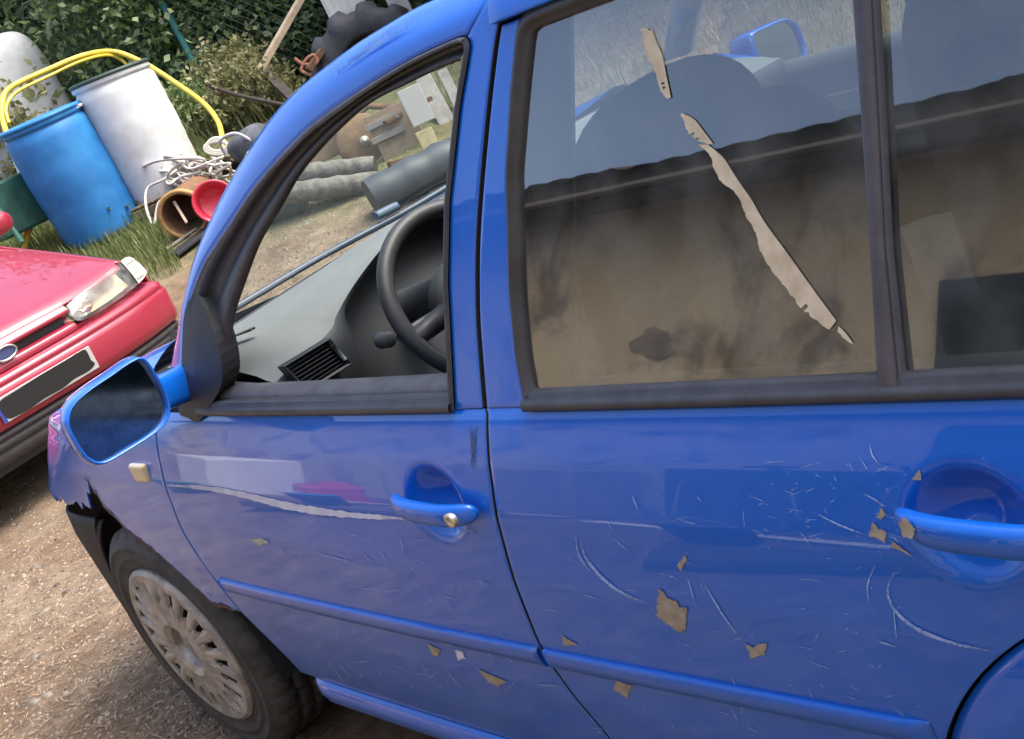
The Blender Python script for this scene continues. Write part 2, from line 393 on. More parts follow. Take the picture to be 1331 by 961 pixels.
# inner door top (grey) seen through the open window
pr = [(.880, .072), (.894, .073), (.905, .078), (.910, .090), (.909, .106), (.898, .117), (.87, .124), (.6, .13)]
V = []; N = 40
for i in range(N):
    x = .62+(1.50-.62)*i/(N-1); up = .012*max(.85-x, 0)/.2
    for z, y in pr: V.append((x, y+bow(x), z+up))
cpart('door_card', V, gridf(N, len(pr), flip=True), TRIM, front_door)
V = []
for i in range(N):
    x = 1.56+(2.6-1.56)*i/(N-1)
    for z, y in pr: V.append((x, y+bow(x)+.012, z-.022))
cpart('door_card', V, gridf(N, len(pr), flip=True), TRIMI, rear_door)

# ---- upper frame of the front door with the pillar and roof rail
inn1 = [(.672, .885), (.69, .95), (.72, 1.047), (.753, 1.079), (.817, 1.117), (.857, 1.134), (.956, 1.172), (1.049, 1.208), (1.149, 1.238), (1.242, 1.261), (1.322, 1.274), (1.432, 1.288), (1.531, 1.297), (1.625, 1.300), (1.645, 1.298)]
out1 = [(.47, .895), (.515, .94), (.587, 1.004), (.657, 1.068), (.737, 1.131), (.857, 1.195), (.948, 1.236), (1.031, 1.268), (1.105, 1.293), (1.188, 1.313), (1.26, 1.325), (1.341, 1.336), (1.417, 1.343), (1.493, 1.348), (1.566, 1.349), (1.735, 1.352)]
inn2 = [(1.645, 1.298), (1.651, 1.289), (1.61, 1.229), (1.554, 1.127), (1.52, 1.034), (1.494, .923), (1.484, .880)]
out2 = [(1.735, 1.352), (1.727, 1.319), (1.697, 1.277), (1.652, 1.193), (1.602, 1.087), (1.573, 1.0), (1.56, .936), (1.551, .880)]
i1 = resample(smooth2(inn1)[:, :2], 90); o1 = resample(smooth2(out1)[:, :2], 90)
i2 = resample(inn2, 60); o2 = resample(smooth2(out2)[:, :2], 60)
NC = 9
def strip(ia, oa, offf, roll):
    V = []
    for (a, b) in zip(ia, oa):
        for c in range(NC):
            t = c/(NC-1); x, z = a[0]+(b[0]-a[0])*t, a[1]+(b[1]-a[1])*t
            V.append((x, Yu(x, z)+offf(t), z))
        x, z = b
        if roll:
            y = Yu(x, z)+offf(1); V += [(x-.002, y+.012, z+.002), (x-.006, y+.035, z+.000), (x-.012, y+.07, z-.012)]
    return V, gridf(len(ia), NC+(3 if roll else 0))
fr_off = lambda t: .02*t**3-.002*math.sin(math.pi*min(t*1.3, 1))
Vx, Fx = strip(i1, o1, fr_off, True); o = cpart('front_door_frame', Vx, Fx, BLUE); thick(o, .012, .003, 2, TRIMI)
o2g = o2.copy(); o2g[:, 0] -= .0045
Vx, Fx = strip(i2, o2g, lambda t: .0, False); o = cpart('front_door_pillar_frame', Vx, Fx, BLUE); thick(o, .014, .0015, 2, BLK, True)
rs = [(1.856, 1.300), (1.778, 1.300), (1.752, 1.296), (1.741, 1.286), (1.711, 1.225), (1.678, 1.143), (1.646, 1.013), (1.638, .942), (1.637, .880)]
o2b = [(1.86, 1.352), (1.76, 1.352), (1.7405, 1.345)]+[(x+.0025, z) for x, z in out2[1:]]
ri = resample(rs, 90); ro = resample(smooth2(o2b)[:, :2], 90)
# pair by height for the rear door's front frame
zl = np.linspace(1.296, .880, 60)
ria = np.array([(interp(z, rs[2:]), z) for z in zl]); roa = np.array([(interp(z, [(x+.0045, q) for x, q in smooth2(out2[1:])[:, :2]]), z) for z in zl])
V = []
for (a, b) in zip(ria, roa):
    for c in range(NC):
        t = c/(NC-1); x, z = a[0]+(b[0]-a[0])*t, a[1]; V.append((x, Yu(x, z), z))
o = cpart('rear_door_pillar_frame', V, gridf(60, NC, flip=True), BLUE); thick(o, .014, .0015, 2, BLK, True)
V = []
for x in np.linspace(1.705, 2.75, 40):
    for c in range(8):
        z = 1.2985+(1.352-1.2985)*c/7; V.append((x if c < 7 or x > 1.74 else 1.74, Yu(x, z)+.02*(c/7)**3, z))
    V += [(x, Yu(x, 1.352)+.035, 1.355), (x, Yu(x, 1.352)+.09, 1.36)]
o = cpart('rear_door_top_frame', V, gridf(40, 10, flip=True), BLUE); thick(o, .010, .002)
V = []; 
for i in range(40):
    for j in range(24):
        x = 1.16+(3.1-1.16)*i/39; y = .33+(1.405-.33)*j/23
        z = 1.338+.026*(1-((y-.8675)/.54)**2)-.16*max(1.6-x, 0)**2; V.append((x, y, z))
o = cpart('roof', V, gridf(40, 24), BLUE); thick(o, .02, 0, 2, TRIMI)
# black inner side of pillar behind the door gap
V = []
for z in np.linspace(.86, 1.35, 20):
    for x in (1.50+(z-.88)*.25, 1.70+(z-.88)*.25): V.append((x, Yu(x, z)+.03, z))
cpart('pillar_inner', V, gridf(20, 2), BLK)
V = []
for z in np.linspace(.80, 1.33, 20):
    for x, dy in ((1.54+(z-.88)*.25, .05), (1.56+(z-.88)*.25, .075), (1.66+(z-.88)*.25, .075), (1.68+(z-.88)*.25, .05)): V.append((x, Yu(x, z)+dy, z))
cpart('pillar_trim', V, gridf(20, 4, flip=True), TRIMI)

# ---- window channels (black) of the open front window
op1 = [(.70, .890), (.785, .935), (.800, .962), (.847, 1.023), (.907, 1.069), (.993, 1.126), (1.085, 1.169), (1.16, 1.204), (1.235, 1.229), (1.311, 1.249), (1.387, 1.264), (1.477, 1.270), (1.557, 1.274), (1.610, 1.274)]
w1 = resample(smooth2(op1)[:, :2], 90)
V = []
for (a, b) in zip(i1, w1):
    a = np.array(a); b = np.array(b)
    for t, off in ((-.02, -.0035), (.10, -.006), (.20, -.003), (.24, .006), (.30, .014), (.55, .016), (.62, .010), (.85, .008), (.97, .012), (1., .020)):
        q = a+(b-a)*t; V.append((q[0], Yu(*q)+off, q[1]))
cpart('window_channel', V, gridf(90, 10, flip=True), RUB, front_door)
V = []
for (a, b) in zip(i1, w1):      # thin grey outer lip
    a = np.array(a); d = (np.array(b)-a); d /= np.linalg.norm(d)
    for t, off in ((-.001, -.004), (.003, -.0075), (.007, -.004)):
        q = a+d*t; V.append((q[0], Yu(*q)+off, q[1]))
cpart('window_trim', V[9*3:], gridf(81, 3, flip=True), TRIM, front_door)
V = []
for a in i2:
    for dx, off in ((.002, -.003), (-.004, -.006), (-.009, -.004), (-.012, .004), (-.014, .03)):
        V.append((a[0]+dx, Yu(a[0]+dx, a[1])+off, a[1]))
cpart('window_channel', V, gridf(60, 5, flip=True), RUB, front_door)
# ---- rear window: seal frame, glass, divider, quarter glass
seal_o = resample([(2.62, 1.2995), (1.80, 1.3005), (1.765, 1.299), (1.748, 1.293), (1.740, 1.284), (1.711, 1.225), (1.678, 1.143), (1.646, 1.013), (1.638, .942), (1.640, .90), (1.645, .893)], 120)
seal_i = resample([(2.62, 1.276), (1.80, 1.279), (1.775, 1.279), (1.766, 1.277), (1.760, 1.268), (1.743, 1.234), (1.698, 1.138), (1.664, 1.000), (1.654, .93), (1.654, .905), (1.656, .898)], 120)
V = []
for a, b in zip(seal_o, seal_i):
    for t, off in ((-.05, -.002), (.15, -.006), (.45, -.007), (.55, -.002), (.8, -.001), (1., .004), (1.02, .02)):
        q = a+(b-a)*t; V.append((q[0], Yu(*q)+off, q[1]))
cpart('window_seal', V, gridf(120, 7, flip=True), RUB, rear_door)
def glass_y(x, z): return Yu(x, z)+.006
def pane(name, xl, xr, z0, z1, parent):
    V = []
    for i in range(24):
        for j in range(24):
            z = z0+(z1-z0)*j/23; a, b = xl(z), xr(z); x = a+(b-a)*i/23; V.append((x, glass_y(x, z), z))
    return cpart(name, V, gridf(24, 24), GLASS, parent)
dl = [(2.210, 1.30), (2.205, 1.209), (2.196, 1.11), (2.186, 1.006), (2.172, .885)]; dr = [(2.238, 1.30), (2.230, 1.204), (2.219, 1.106), (2.207, 1.004), (2.202, .885)]
gl_tab = [(x-.004, z) for x, z in seal_i[30:]]
pane('rear_door_glass', lambda z: interp(z, [(1.762, 1.275), (1.743, 1.234), (1.698, 1.138), (1.664, 1.0), (1.652, .93), (1.652, .89)])-.004, lambda z: interp(z, dl)+.004, .888, 1.281, rear_door)
pane('quarter_glass', lambda z: interp(z, dr)-.004, lambda z: 2.62-(z-.9)*.5, .888, 1.281, rear_door)
V = []
for z in np.linspace(.889, 1.29, 30):
    a, b = interp(z, dl), interp(z, dr)
    for t, off in ((0, .004), (.03, -.004), (.15, -.006), (.78, -.006), (.80, -.002), (.86, -.002), (.88, -.005), (.97, -.004), (1, .004)): V.append((a+(b-a)*t, Yu(a, z)+off, z))
cpart('window_divider', V, gridf(30, 9, flip=True), mat('divider_plastic', (.055, .052, .065), .45, var=.2, scale=30), rear_door)

# ---- torn strip of old tape on the rear glass
def gpt(px, py, lift=.0015):
    lo, hi = .5, 4.
    d = pray(px, py)
    for _ in range(50):
        m_ = .5*(lo+hi); q = CAM+d*m_
        if q[1]-glass_y(q[0], q[2])+lift > 0: hi = m_
        else: lo = m_
    return CAM+d*lo
def spt(px, py, lift=.0012, sfn=Yl):
    lo, hi = .5, 4.; d = pray(px, py)
    for _ in range(50):
        m_ = .5*(lo+hi); q = CAM+d*m_
        if q[1]-sfn(q[0], q[2])+lift > 0: hi = m_
        else: lo = m_
    return CAM+d*lo
TAPE = flaky('old_tape', (.44, .36, .24), (.58, .50, .36), .08, 110, .8, .10)
strips = [
 ([(829, 37), (836, 60), (840, 75), (846, 90), (852, 97), (857, 117), (867, 129)], [(847, 37), (853, 55), (860, 70), (864, 88), (866, 98), (869, 112), (872, 127)]),
 ([(884, 150), (892, 170), (905, 184), (918, 188)], [(886, 147), (902, 155), (914, 170), (927, 187)]),
 ([(905, 188), (922, 205), (927, 220), (937, 238), (951, 249), (965, 276), (981, 303), (988, 330), (1002, 352), (1023, 379), (1045, 406), (1077, 430)],
  [(920, 188), (940, 205), (953, 225), (965, 243), (977, 260), (990, 283), (1003, 302), (1018, 322), (1038, 350), (1056, 375), (1072, 397), (1087, 417)]),
 ([(1088, 433), (1096, 440), (1105, 446)], [(1090, 424), (1100, 434), (1109, 447)])]
for L, R in strips:
    n_ = max(8, len(L)*5); L = resample(smooth2(L, 4)[:, :2], n_); R = resample(smooth2(R, 4)[:, :2], n_); V = []; TC = []
    for k, (a, b) in enumerate(zip(L, R)):
        e = .16*max(0, math.sin(k*.37+1.))*max(0, math.sin(k*.11+.4))*1.5+.10*rng.random()
        a = a+(b-a)*max(0, e)
        for t in (0, .33, .66, 1.): V.append(gpt(*(a+(b-a)*t))); TC.append({0: .15, .33: .75, .66: .95, 1.: .75}[t])
    F = gridf(n_, 4)
    F = [f for q, f in enumerate(F) if rng.random() > .025 or n_ < 20]
    o = core(cpart('torn_tape_strip', V, F, TAPE, rear_door), TC)
    o['label'] = 'torn beige tape strip stuck on the rear side window'

# ---- handles
def handle(xc, zc, parent, lock):
    L = .095; V = []; N = 40; n = 14
    for i in range(N):
        t = -1+2*i/(N-1); x = xc+L*t+.006
        e = math.sqrt(max(1-abs(t)**5, 0)); h = .0165*(.25+.75*e)*(1 if t < .55 else 1+.25*(t-.55)); d = .011*(.3+.7*e)
        yc = Yl(x, zc)-.020*(1-abs(t)**3.2)-.008
        for k in range(n):
            a = 2*math.pi*k/n; ca, sa = math.cos(a), math.sin(a)
            V.append((x, yc+d*math.copysign(abs(ca)**.8, ca), zc+.004-.006*t+h*math.copysign(abs(sa)**.8, sa)))
    F = gridf(N, n, closev=True)+[tuple(range(n)), tuple((N-1)*n+k for k in range(n-1, -1, -1))]
    o = cpart('door_handle', V, F, BLUE, parent)
    if lock:
        x = xc+.072; y = Yl(x, zc)-.0345
        pr = [(0, 0), (.0035, 0), (.0036, -.0006), (.0092, -.0012), (.0105, .0), (.011, .014)]
        Vl, Fl = lathe_data(pr, 24, 'y'); Vl = [(v[0]+x, v[1]+y, v[2]+zc-.001) for v in Vl]
        cpart('lock_cylinder', Vl, Fl, mat('lock_chrome', (.62, .58, .48), .3, .8), parent)
handle(FHX+.008, FHZ, front_door, True); handle(RHX+.022, RHZ+.002, rear_door, False)

# ---- chips and scratches in the paint, and reflections painted onto the doors
def chip(pts, parent, m=PRIMER, sfn=Yl, lift=.0012):
    c = np.mean(np.array(pts, float), axis=0); V = [spt(c[0], c[1], lift, sfn)]; P = []
    for i in range(len(pts)):
        a, b = np.array(pts[i], float), np.array(pts[(i+1) % len(pts)], float)
        nk = max(3, int(np.linalg.norm(b-a)/2.6))
        for k in range(nk):
            q = a+(b-a)*k/nk+rng.normal(0, .55, 2); P.append(q)
    V += [spt(q[0], q[1], lift, sfn) for q in P]; n = len(P)
    return core(cpart('paint_chip', V, [(0, 1+i, 1+(i+1) % n) for i in range(n)], m, parent, smooth=False), [1]+[0]*n)
def scratch_or_reflection(pts, w, parent, m=SCUFF_REFL, sfn=Yl, lift=.0011):
    P = resample(smooth2(pts, 8)[:, :2], 60); V = []
    for i, q in enumerate(P):
        d = P[min(i+1, 59)]-P[max(i-1, 0)]; d /= np.linalg.norm(d); nn = np.array([-d[1], d[0]]); ww = w*(.25+.75*math.sin(math.pi*(i+.5)/60))*(.75+.5*rng.random())
        V += [spt(*(q-nn*ww/2), lift, sfn), spt(*(q+nn*ww/2), lift, sfn)]
    return core(cpart('scratch_or_reflection', V, gridf(60, 2), m, parent), np.repeat([.2+.55*math.sin(math.pi*(i+.5)/60) for i in range(60)], 2))
for pl in ([(856, 763), (862, 769), (868, 778), (880, 781), (884, 790), (894, 790), (891, 826), (877, 820), (852, 800)],
           [(879, 735), (890, 722), (893, 728), (885, 742)],
           [(967, 836), (975, 842), (984, 838), (997, 836), (995, 851), (976, 856)],
           [(1134, 678), (1140, 686), (1154, 692), (1150, 706), (1140, 700), (1128, 697)], [(1160, 703), (1187, 724), (1157, 711)],
           [(1196, 609), (1199, 626), (1185, 623)], [(1146, 660), (1152, 668), (1144, 676), (1139, 673)],
           [(730, 825), (751, 839), (732, 839)], [(799, 882), (809, 888), (821, 891), (815, 908), (798, 898)]):
    chip(pl, rear_door)
for pl in ([(556, 836), (572, 845), (570, 855), (560, 850)], [(619, 868), (640, 878), (659, 886), (648, 893), (634, 886)]): chip(pl, front_door)
chip([(589, 843), (602, 846), (606, 857), (595, 859)], front_door, WCHIP_SHINE)
chip([(318, 700), (340, 697), (357, 706), (335, 712)], front_door, flaky('pale_flake', (.36, .36, .34), (.5, .49, .45), .06, 160, .7, .3))
chip([(1168, 680), (1176, 672), (1190, 688), (1186, 700), (1172, 698)], rear_door, sfn=lambda x, z: Yl(x, z)-.0375)
for pts, w in (([(755, 699), (762, 726), (790, 758), (822, 777), (849, 785)], 4), ([(748, 690), (752, 720), (772, 750)], 2),  # the wide round arcs are wheel reflections drawn as pale ribbons
               ([(1173, 736), (1157, 754), (1155, 777), (1169, 800), (1196, 820), (1238, 836), (1270, 843), (1302, 850)], 4.5),
               ([(1140, 730), (1128, 760), (1130, 790)], 2), ([(1054, 664), (1090, 682), (1128, 697)], 2.6), ([(1118, 640), (1138, 650), (1150, 660)], 2.2),
               ([(907, 745), (940, 800), (967, 836)], 2.2), ([(1130, 575), (1134, 592), (1144, 605)], 2), ([(1160, 778), (1166, 838)], 1.6),
               ([(1135, 832), (1168, 842)], 2), ([(820, 640), (830, 665)], 1.5), ([(892, 745), (905, 790)], 1.6), ([(840, 868), (870, 905)], 1.2), ([(1010, 918), (1035, 932)], 1.4)):
    scratch_or_reflection(pts, w, rear_door)
scratch_or_reflection([(218, 631), (262, 634), (310, 642), (380, 659), (450, 669), (520, 674), (540, 676)], 9, front_door, WCHIP_SHINE)  # reflected highlight across the door, painted on as a pale ribbon
for pts, w in (([(440, 785), (480, 815)], 1.5), ([(590, 832), (612, 838)], 2), ([(400, 715), (470, 735)], 2), ([(690, 890), (735, 892)], 1.4)):
    scratch_or_reflection(pts, w, front_door)
def fine_scuffs(parent, n, box4, seed):
    r_ = random.Random(seed); V = []; F = []; C = []
    for _ in range(n):
        cx, cy = r_.uniform(box4[0], box4[2]), r_.uniform(box4[1], box4[3]); a = r_.gauss(.25, .7); L = r_.choice((6, 10, 16, 30)); w = r_.uniform(.5, 1.1); k = r_.uniform(-.25, .25); o_ = len(V); N_ = 7
        for i in range(N_):
            t = i/(N_-1)-.5; q = np.array([cx+L*t*math.cos(a)-k*L*t*t*math.sin(a), cy+L*t*math.sin(a)+k*L*t*t*math.cos(a)]); nn = np.array([-math.sin(a), math.cos(a)])*w/2
            V += [spt(*(q-nn), .0011), spt(*(q+nn), .0011)]; C += [.25+.4*math.sin(math.pi*i/(N_-1))]*2
        F += [(o_+2*i, o_+2*i+1, o_+2*i+3, o_+2*i+2) for i in range(N_-1)]
    o = core(cpart('scuff_marks', V, F, SCUFF_REFL, parent), C); o['kind'] = 'stuff'
fine_scuffs(rear_door, 28, (700, 640, 1190, 800), 1); fine_scuffs(rear_door, 25, (760, 790, 1150, 870), 2); fine_scuffs(rear_door, 45, (980, 600, 1180, 720), 3); fine_scuffs(rear_door, 40, (760, 880, 1200, 960), 4)
fine_scuffs(front_door, 60, (330, 690, 640, 800), 5); fine_scuffs(front_door, 50, (420, 820, 690, 900), 6)
o = chip([(609, 552), (621, 552), (621, 580), (619, 611), (611, 612), (610, 580)], front_door, flaky('grimy_smear', (.03, .06, .17), (.05, .09, .2), .4, 120, .9, .5), lift=.0008); o.name = 'dirt_smear'
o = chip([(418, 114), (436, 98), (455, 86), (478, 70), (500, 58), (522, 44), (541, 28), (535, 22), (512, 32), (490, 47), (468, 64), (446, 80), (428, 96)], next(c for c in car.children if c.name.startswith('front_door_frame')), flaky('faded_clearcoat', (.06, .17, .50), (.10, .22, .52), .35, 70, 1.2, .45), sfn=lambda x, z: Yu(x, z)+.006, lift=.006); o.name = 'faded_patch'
# side indicator on the fender
V, F = boxd(-.038, .038, -.009, .006, -.021, .021)
ind = cpart('side_indicator', [(v[0]+.318-.10*0+v[2]*.25, v[1]+Yl(.318, .765), v[2]+.766) for v in V], F, mat('indicator_lens', (.62, .52, .33), .25, coat=.5), fender, smooth=False)
b_ = ind.modifiers.new('bevel', 'BEVEL'); b_.width = .008; b_.segments = 3

# ---- mirror
g_out = [(.008, 1.016), (.012, .985), (.010, .944), (-.003, .917), (-.03, .905), (-.09, .903), (-.132, .906), (-.148, .925), (-.150, .96), (-.145, .988), (-.125, 1.008), (-.09, 1.016), (-.05, 1.019), (-.01, 1.022)]
MX = .715
go = resample([tuple(p)[:2] for p in smooth_path([(a, b, 0) for a, b in g_out], 6, True)]+[g_out[0]], 65)[:-1]
cen = go.mean(0)
def ring(sc, x, dz=0, dy=0): return [(x+.10*(-(a-cen[0])*sc)*0-.18*(b-cen[1])*0, cen[0]+dy+(a-cen[0])*sc, cen[1]+dz+(b-cen[1])*sc) for a, b in go]
rings = [ring(.99, MX-.012), ring(1.0, MX-.006), ring(1.0, MX+.004), ring(1.03, MX+.008), ring(1.055, MX+.004), ring(1.07, MX-.010), ring(1.075, MX-.035, 0, .004), ring(1.03, MX-.07, 0, .012), ring(.90, MX-.105, 0, .02), ring(.62, MX-.13, 0, .026), ring(.2, MX-.138, 0, .026)]
V = [v for r in rings for v in r]
mir = cpart('door_mirror', V, gridf(len(rings), 64, closev=True)+[tuple((len(rings)-1)*64+k for k in range(64))], BLUE)
MG = mat('mirror_glass', (.28, .36, .42), .10, 1., var=.25, scale=30)
V = [(MX-.008, cen[0], cen[1])]+ring(1.0, MX-.008)
cpart('mirror_glass', V, [(0, 1+k, 1+(k+1) % 64) for k in range(64)], MG, mir, smooth=False)
arm = smooth_path([(MX-.04, .014, .945), (MX-.055, .03, .942), (MX-.075, .065, .935), (MX-.09, .10, .93)], 5)
V = []
for k, p in enumerate(arm):
    for a in np.linspace(0, 2*math.pi, 21)[:-1]:
        ca, sa = math.cos(a), math.sin(a); V.append((p.x+.026*math.copysign(abs(ca)**.6, ca), p.y, p.z+(.030+.004*k/len(arm))*math.copysign(abs(sa)**.6, sa)))
cpart('mirror_arm', V, gridf(len(arm), 20, closev=True), BLUE, mir)
# black sail plate at the mirror foot
sail = [(.705, 1.052), (.66, .99), (.625, .93), (.588, .884), (.625, .874), (.668, .868), (.73, .893), (.80, .930), (.816, .975), (.80, 1.03), (.77, 1.075)]
sp = [tuple(p)[:2] for p in smooth_path([(a, b, 0) for a, b in sail], 3, True)]
V = [(.71, Yu(.71, .95)-.012, .95)]+[(a, Yu(a, b)-.006, b) for a, b in sp]+[(a, Yu(a, b)+.03, b) for a, b in sp]; n = len(sp)
cpart('mirror_foot_cover', V, [(0, 1+(k+1) % n, 1+k) for k in range(n)]+[(1+k, 1+(k+1) % n, 1+n+(k+1) % n, 1+n+k) for k in range(n)], BLK, smooth=False)

# ---- wheels
def wheel(name_t, loc, side, steer=0):
    M = Matrix.Translation(loc) @ Matrix.Rotation(steer, 4, 'Z') @ (Matrix.Identity(4) if side < 0 else Matrix.Rotation(math.pi, 4, 'Z'))
    # local y: -outside .. +inside ; centre plane at outer sidewall
    prof = [(.196, .012), (.204, .004), (.212, -.001), (.214, -.004), (.218, -.004), (.220, -.003), (.235, -.008), (.240, -.0105), (.243, -.0105), (.245, -.0085), (.262, -.009), (.266, -.0105), (.270, -.0105), (.272, -.008), (.285, -.002), (.297, .008), (.3035, .016), (.3045, .030), (.3055, .047), (.300, .048), (.300, .054), (.3065, .055), (.308, .082), (.302, .083), (.302, .090), (.308, .091), (.308, .118), (.302, .119), (.302, .126), (.307, .127), (.305, .150), (.299, .166), (.285, .178), (.25, .186), (.205, .175), (.196, .165)]
    n = 192; V = []
    for k in range(n):
        a = 2*math.pi*k/n
        for j, (r, h) in enumerate(prof):
            g = 0.
            jj = j-9
            if 6 <= jj <= 22 and jj not in (10, 11, 14, 15, 18, 19):
                ph = (k+(2 if 12 <= jj <= 17 else 0)+(4 if jj > 17 else 0)) % 6
                if ph in (0,): g = .0085 if jj > 7 else .007
            V.append((( r-g)*math.cos(a), h, (r-g)*math.sin(a)))
    root = cpart(name_t, [M @ Vector(v) for v in V], gridf(n, len(prof), closeu=True, flip=True), TYRE)
    # steel disc behind
    Vd, Fd = lathe_data([(0, .055), (.10, .05), (.16, .045), (.19, .03), (.200, .012)], 48, 'y'); cpart('steel_rim', [M @ Vector(v) for v in Vd], Fd, DASHD, root)
    # hubcap with slots
    rad = [0, .022, .024, .029, .031, .052, .056, .060, .072, .095, .115, .128, .140, .152, .164, .172, .180, .190, .198, .204, .206]
    hy = [.004, .004, .002, .002, .004, .007, .005, -.010, -.017, -.013, -.012, -.0115, -.011, -.010, -.009, -.008, -.0075, -.008, -.0085, -.004, .008]
    n = 240; V = []; F = []
    for k in range(n):
        a = 2*math.pi*k/n; ph = (k % 12)
        for r, h in zip(rad, hy):
            dd = 0
            if .115 <= r <= .182:
                dd = .006 if ph in (3, 9) else (-.0015 if ph in (0, 11, 1) else 0.)
            V.append((r*math.cos(a), h+dd, r*math.sin(a)))
    m_ = len(rad)
    for k in range(n):
        ph = k % 12
        for j in range(m_-1):
            r0 = rad[j]
            lo = .126 if ph in (5, 6, 7) else .139
            if ph in (4, 5, 6, 7, 8) and lo <= r0+1e-6 and r0 < .178: continue
            F.append((k*m_+j, k*m_+j+1, ((k+1) % n)*m_+j+1, ((k+1) % n)*m_+j))
    o = cpart('hubcap', [M @ Vector(v) for v in V], F, SILV, root, smooth=False); thick(o, -.006)
    # embossed emblem strokes in the middle
    parts = []
    for (x0, z0), (x1, z1) in (((-.013, .016), (0, -.001)), ((0, -.001), (.013, .016)), ((-.020, .006), (-.009, -.018)), ((-.009, -.018), (0, -.004)), ((0, -.004), (.009, -.018)), ((.009, -.018), (.020, .006))):
        parts.append(tube_data([(x0, .0015, z0), (x1, .0015, z1)], .0026, 6))
    V, F = joinvf(parts); cpart('hubcap_emblem', [M @ Vector(v) for v in V], F, SILV, root)
    return root
wheel('front_wheel', (.006, .022, .30), -1, .028)
wheel('rear_wheel', (2.511, .03, .30), -1)
wheel('front_wheel', (.006, 1.713, .30), 1); wheel('rear_wheel', (2.511, 1.705, .30), 1)

# ---- far side of the body, windscreen, interior
def mirror_y(y): return 1.735-y
V = []
for x in np.linspace(.44, 3.1, 50):
    for z in np.linspace(.2, .88, 24): V.append((x, mirror_y(Yl(x, z)), z))
cpart('far_body_side', V, gridf(50, 24, flip=True), BLUE)
V = []
for x in np.linspace(-.8, .44, 30):
    for z in np.linspace(.66, fend_top(.4), 8): V.append((x, mirror_y(Yl(x, .85)), min(z, fend_top(x))))
cpart('far_fender', V, gridf(30, 8, flip=True), BLUE)
def far_bar(name, pts, w, m):
    V = []
    for x, z in pts:
        for dx, dy in ((-w/2, 0), (w/2, 0), (w/2, -.04), (-w/2, -.04)): V.append((x+dx, mirror_y(Yu(x, z))+dy, z))
    cpart(name, V, gridf(len(pts), 4, closev=True), m)
far_bar('far_windscreen_pillar', [(x, z) for x, z in o1[8::8]], .085, TRIMI)
far_bar('far_door_pillar', [(1.56, .87), (1.60, 1.0), (1.64, 1.15), (1.70, 1.33)], .12, TRIMI)
far_bar('far_rear_pillar', [(2.75, .87), (2.72, 1.05), (2.66, 1.2), (2.60, 1.33)], .22, TRIMI)
V = []
for x in np.linspace(1.0, 3.0, 20):
    for c in range(6):
        z = 1.29+(1.352-1.29)*c/5; V.append((x, mirror_y(Yu(x, z)+.02*(c/5)**3), z if x > 1.3 else z-.15*(1.3-x)))
cpart('far_roof_rail', V, gridf(20, 6), TRIMI)
V = []
for i in range(20):
    for j in range(10):
        z = .875+(1.30-.875)*j/9; a = interp(z, [(.62, .875), (.70, 1.0), (.95, 1.15), (1.35, 1.27), (1.6, 1.30)]); x = a+(2.7-a)*i/19; V.append((x, mirror_y(Yu(x, z))-.012, z))
cpart('far_side_glass', V, gridf(20, 10), glass('far_glass', (.66, .72, .70), 1.2, .06))
pr = [(.86, 1.675), (.885, 1.665), (.892, 1.64), (.885, 1.61), (.86, 1.595), (.70, 1.59), (.66, 1.54), (.62, 1.54), (.60, 1.59), (.3, 1.59)]
V = []
for x in np.linspace(.5, 2.7, 40):
    for z, y in pr: V.append((x, y, z))
fd = cpart('far_door_card', V, gridf(40, len(pr), flip=True), mat('far_card', (.07, .078, .08), .85))
V, F = boxd(.98, 1.10, 1.575, 1.592, .76, .80); cpart('inner_handle', V, F, mat('inner_handle_chrome', (.5, .5, .5), .3, .7), fd, smooth=False)
# far mirror
V = []
fr = [(.99, -.012), (1., .004), (1.045, .010), (1.12, .0), (1.15, -.03), (1.05, -.08), (.6, -.12), (.15, -.13)]
FMC = np.array(on_x(1012, 62, .62))
for s, dx in fr:
    for a, b in go: V.append((FMC[0]+dx, FMC[1]-(a-cen[0])*s*1.12, FMC[2]+(b-cen[1])*s*1.05))
fm = cpart('far_door_mirror', V, gridf(len(fr), 64, closev=True, flip=True), BLUE)
V = [(FMC[0]-.004, FMC[1], FMC[2])]+[(FMC[0]-.004, FMC[1]-(a-cen[0])*1.12, FMC[2]+(b-cen[1])*1.05) for a, b in go]
cpart('mirror_glass', V, [(0, 1+(k+1) % 64, 1+k) for k in range(64)], mat('far_mirror_glass', (.25, .33, .4), .08, 1.), fm, smooth=False)
V, F = tube_data([(FMC[0]-.02, FMC[1]-.05, FMC[2]-.03), (FMC[0]-.0, 1.66, .93)], .025, 10); cpart('mirror_arm', V, F, BLUE, fm)
# windscreen
V = []
for i in range(30):
    for j in range(30):
        u, v = i/29, j/29; y0, y1 = .135+.15*v, 1.60-.15*v; y = y0+(y1-y0)*u; e = (2*u-1)**2
        V.append((.40+.09*e+(.70+.02*e)*v, y, .955-.005*e+.365*v-.02*e*v+.02*math.sin(math.pi*v)))
cpart('windscreen', V, gridf(30, 30), WSGLASS)
V = []
for i in range(30):
    y = .13+1.475*i/29; e = (2*i/29-1)**2
    for dx, dz in ((-.05, -.01), (-.02, .004), (.0, .010), (.010, .006), (.014, -.02)): V.append((.415+.09*e+dx, y, .945-.005*e+dz))
cpart('windscreen_seal', V, gridf(30, 5, flip=True), RUB)
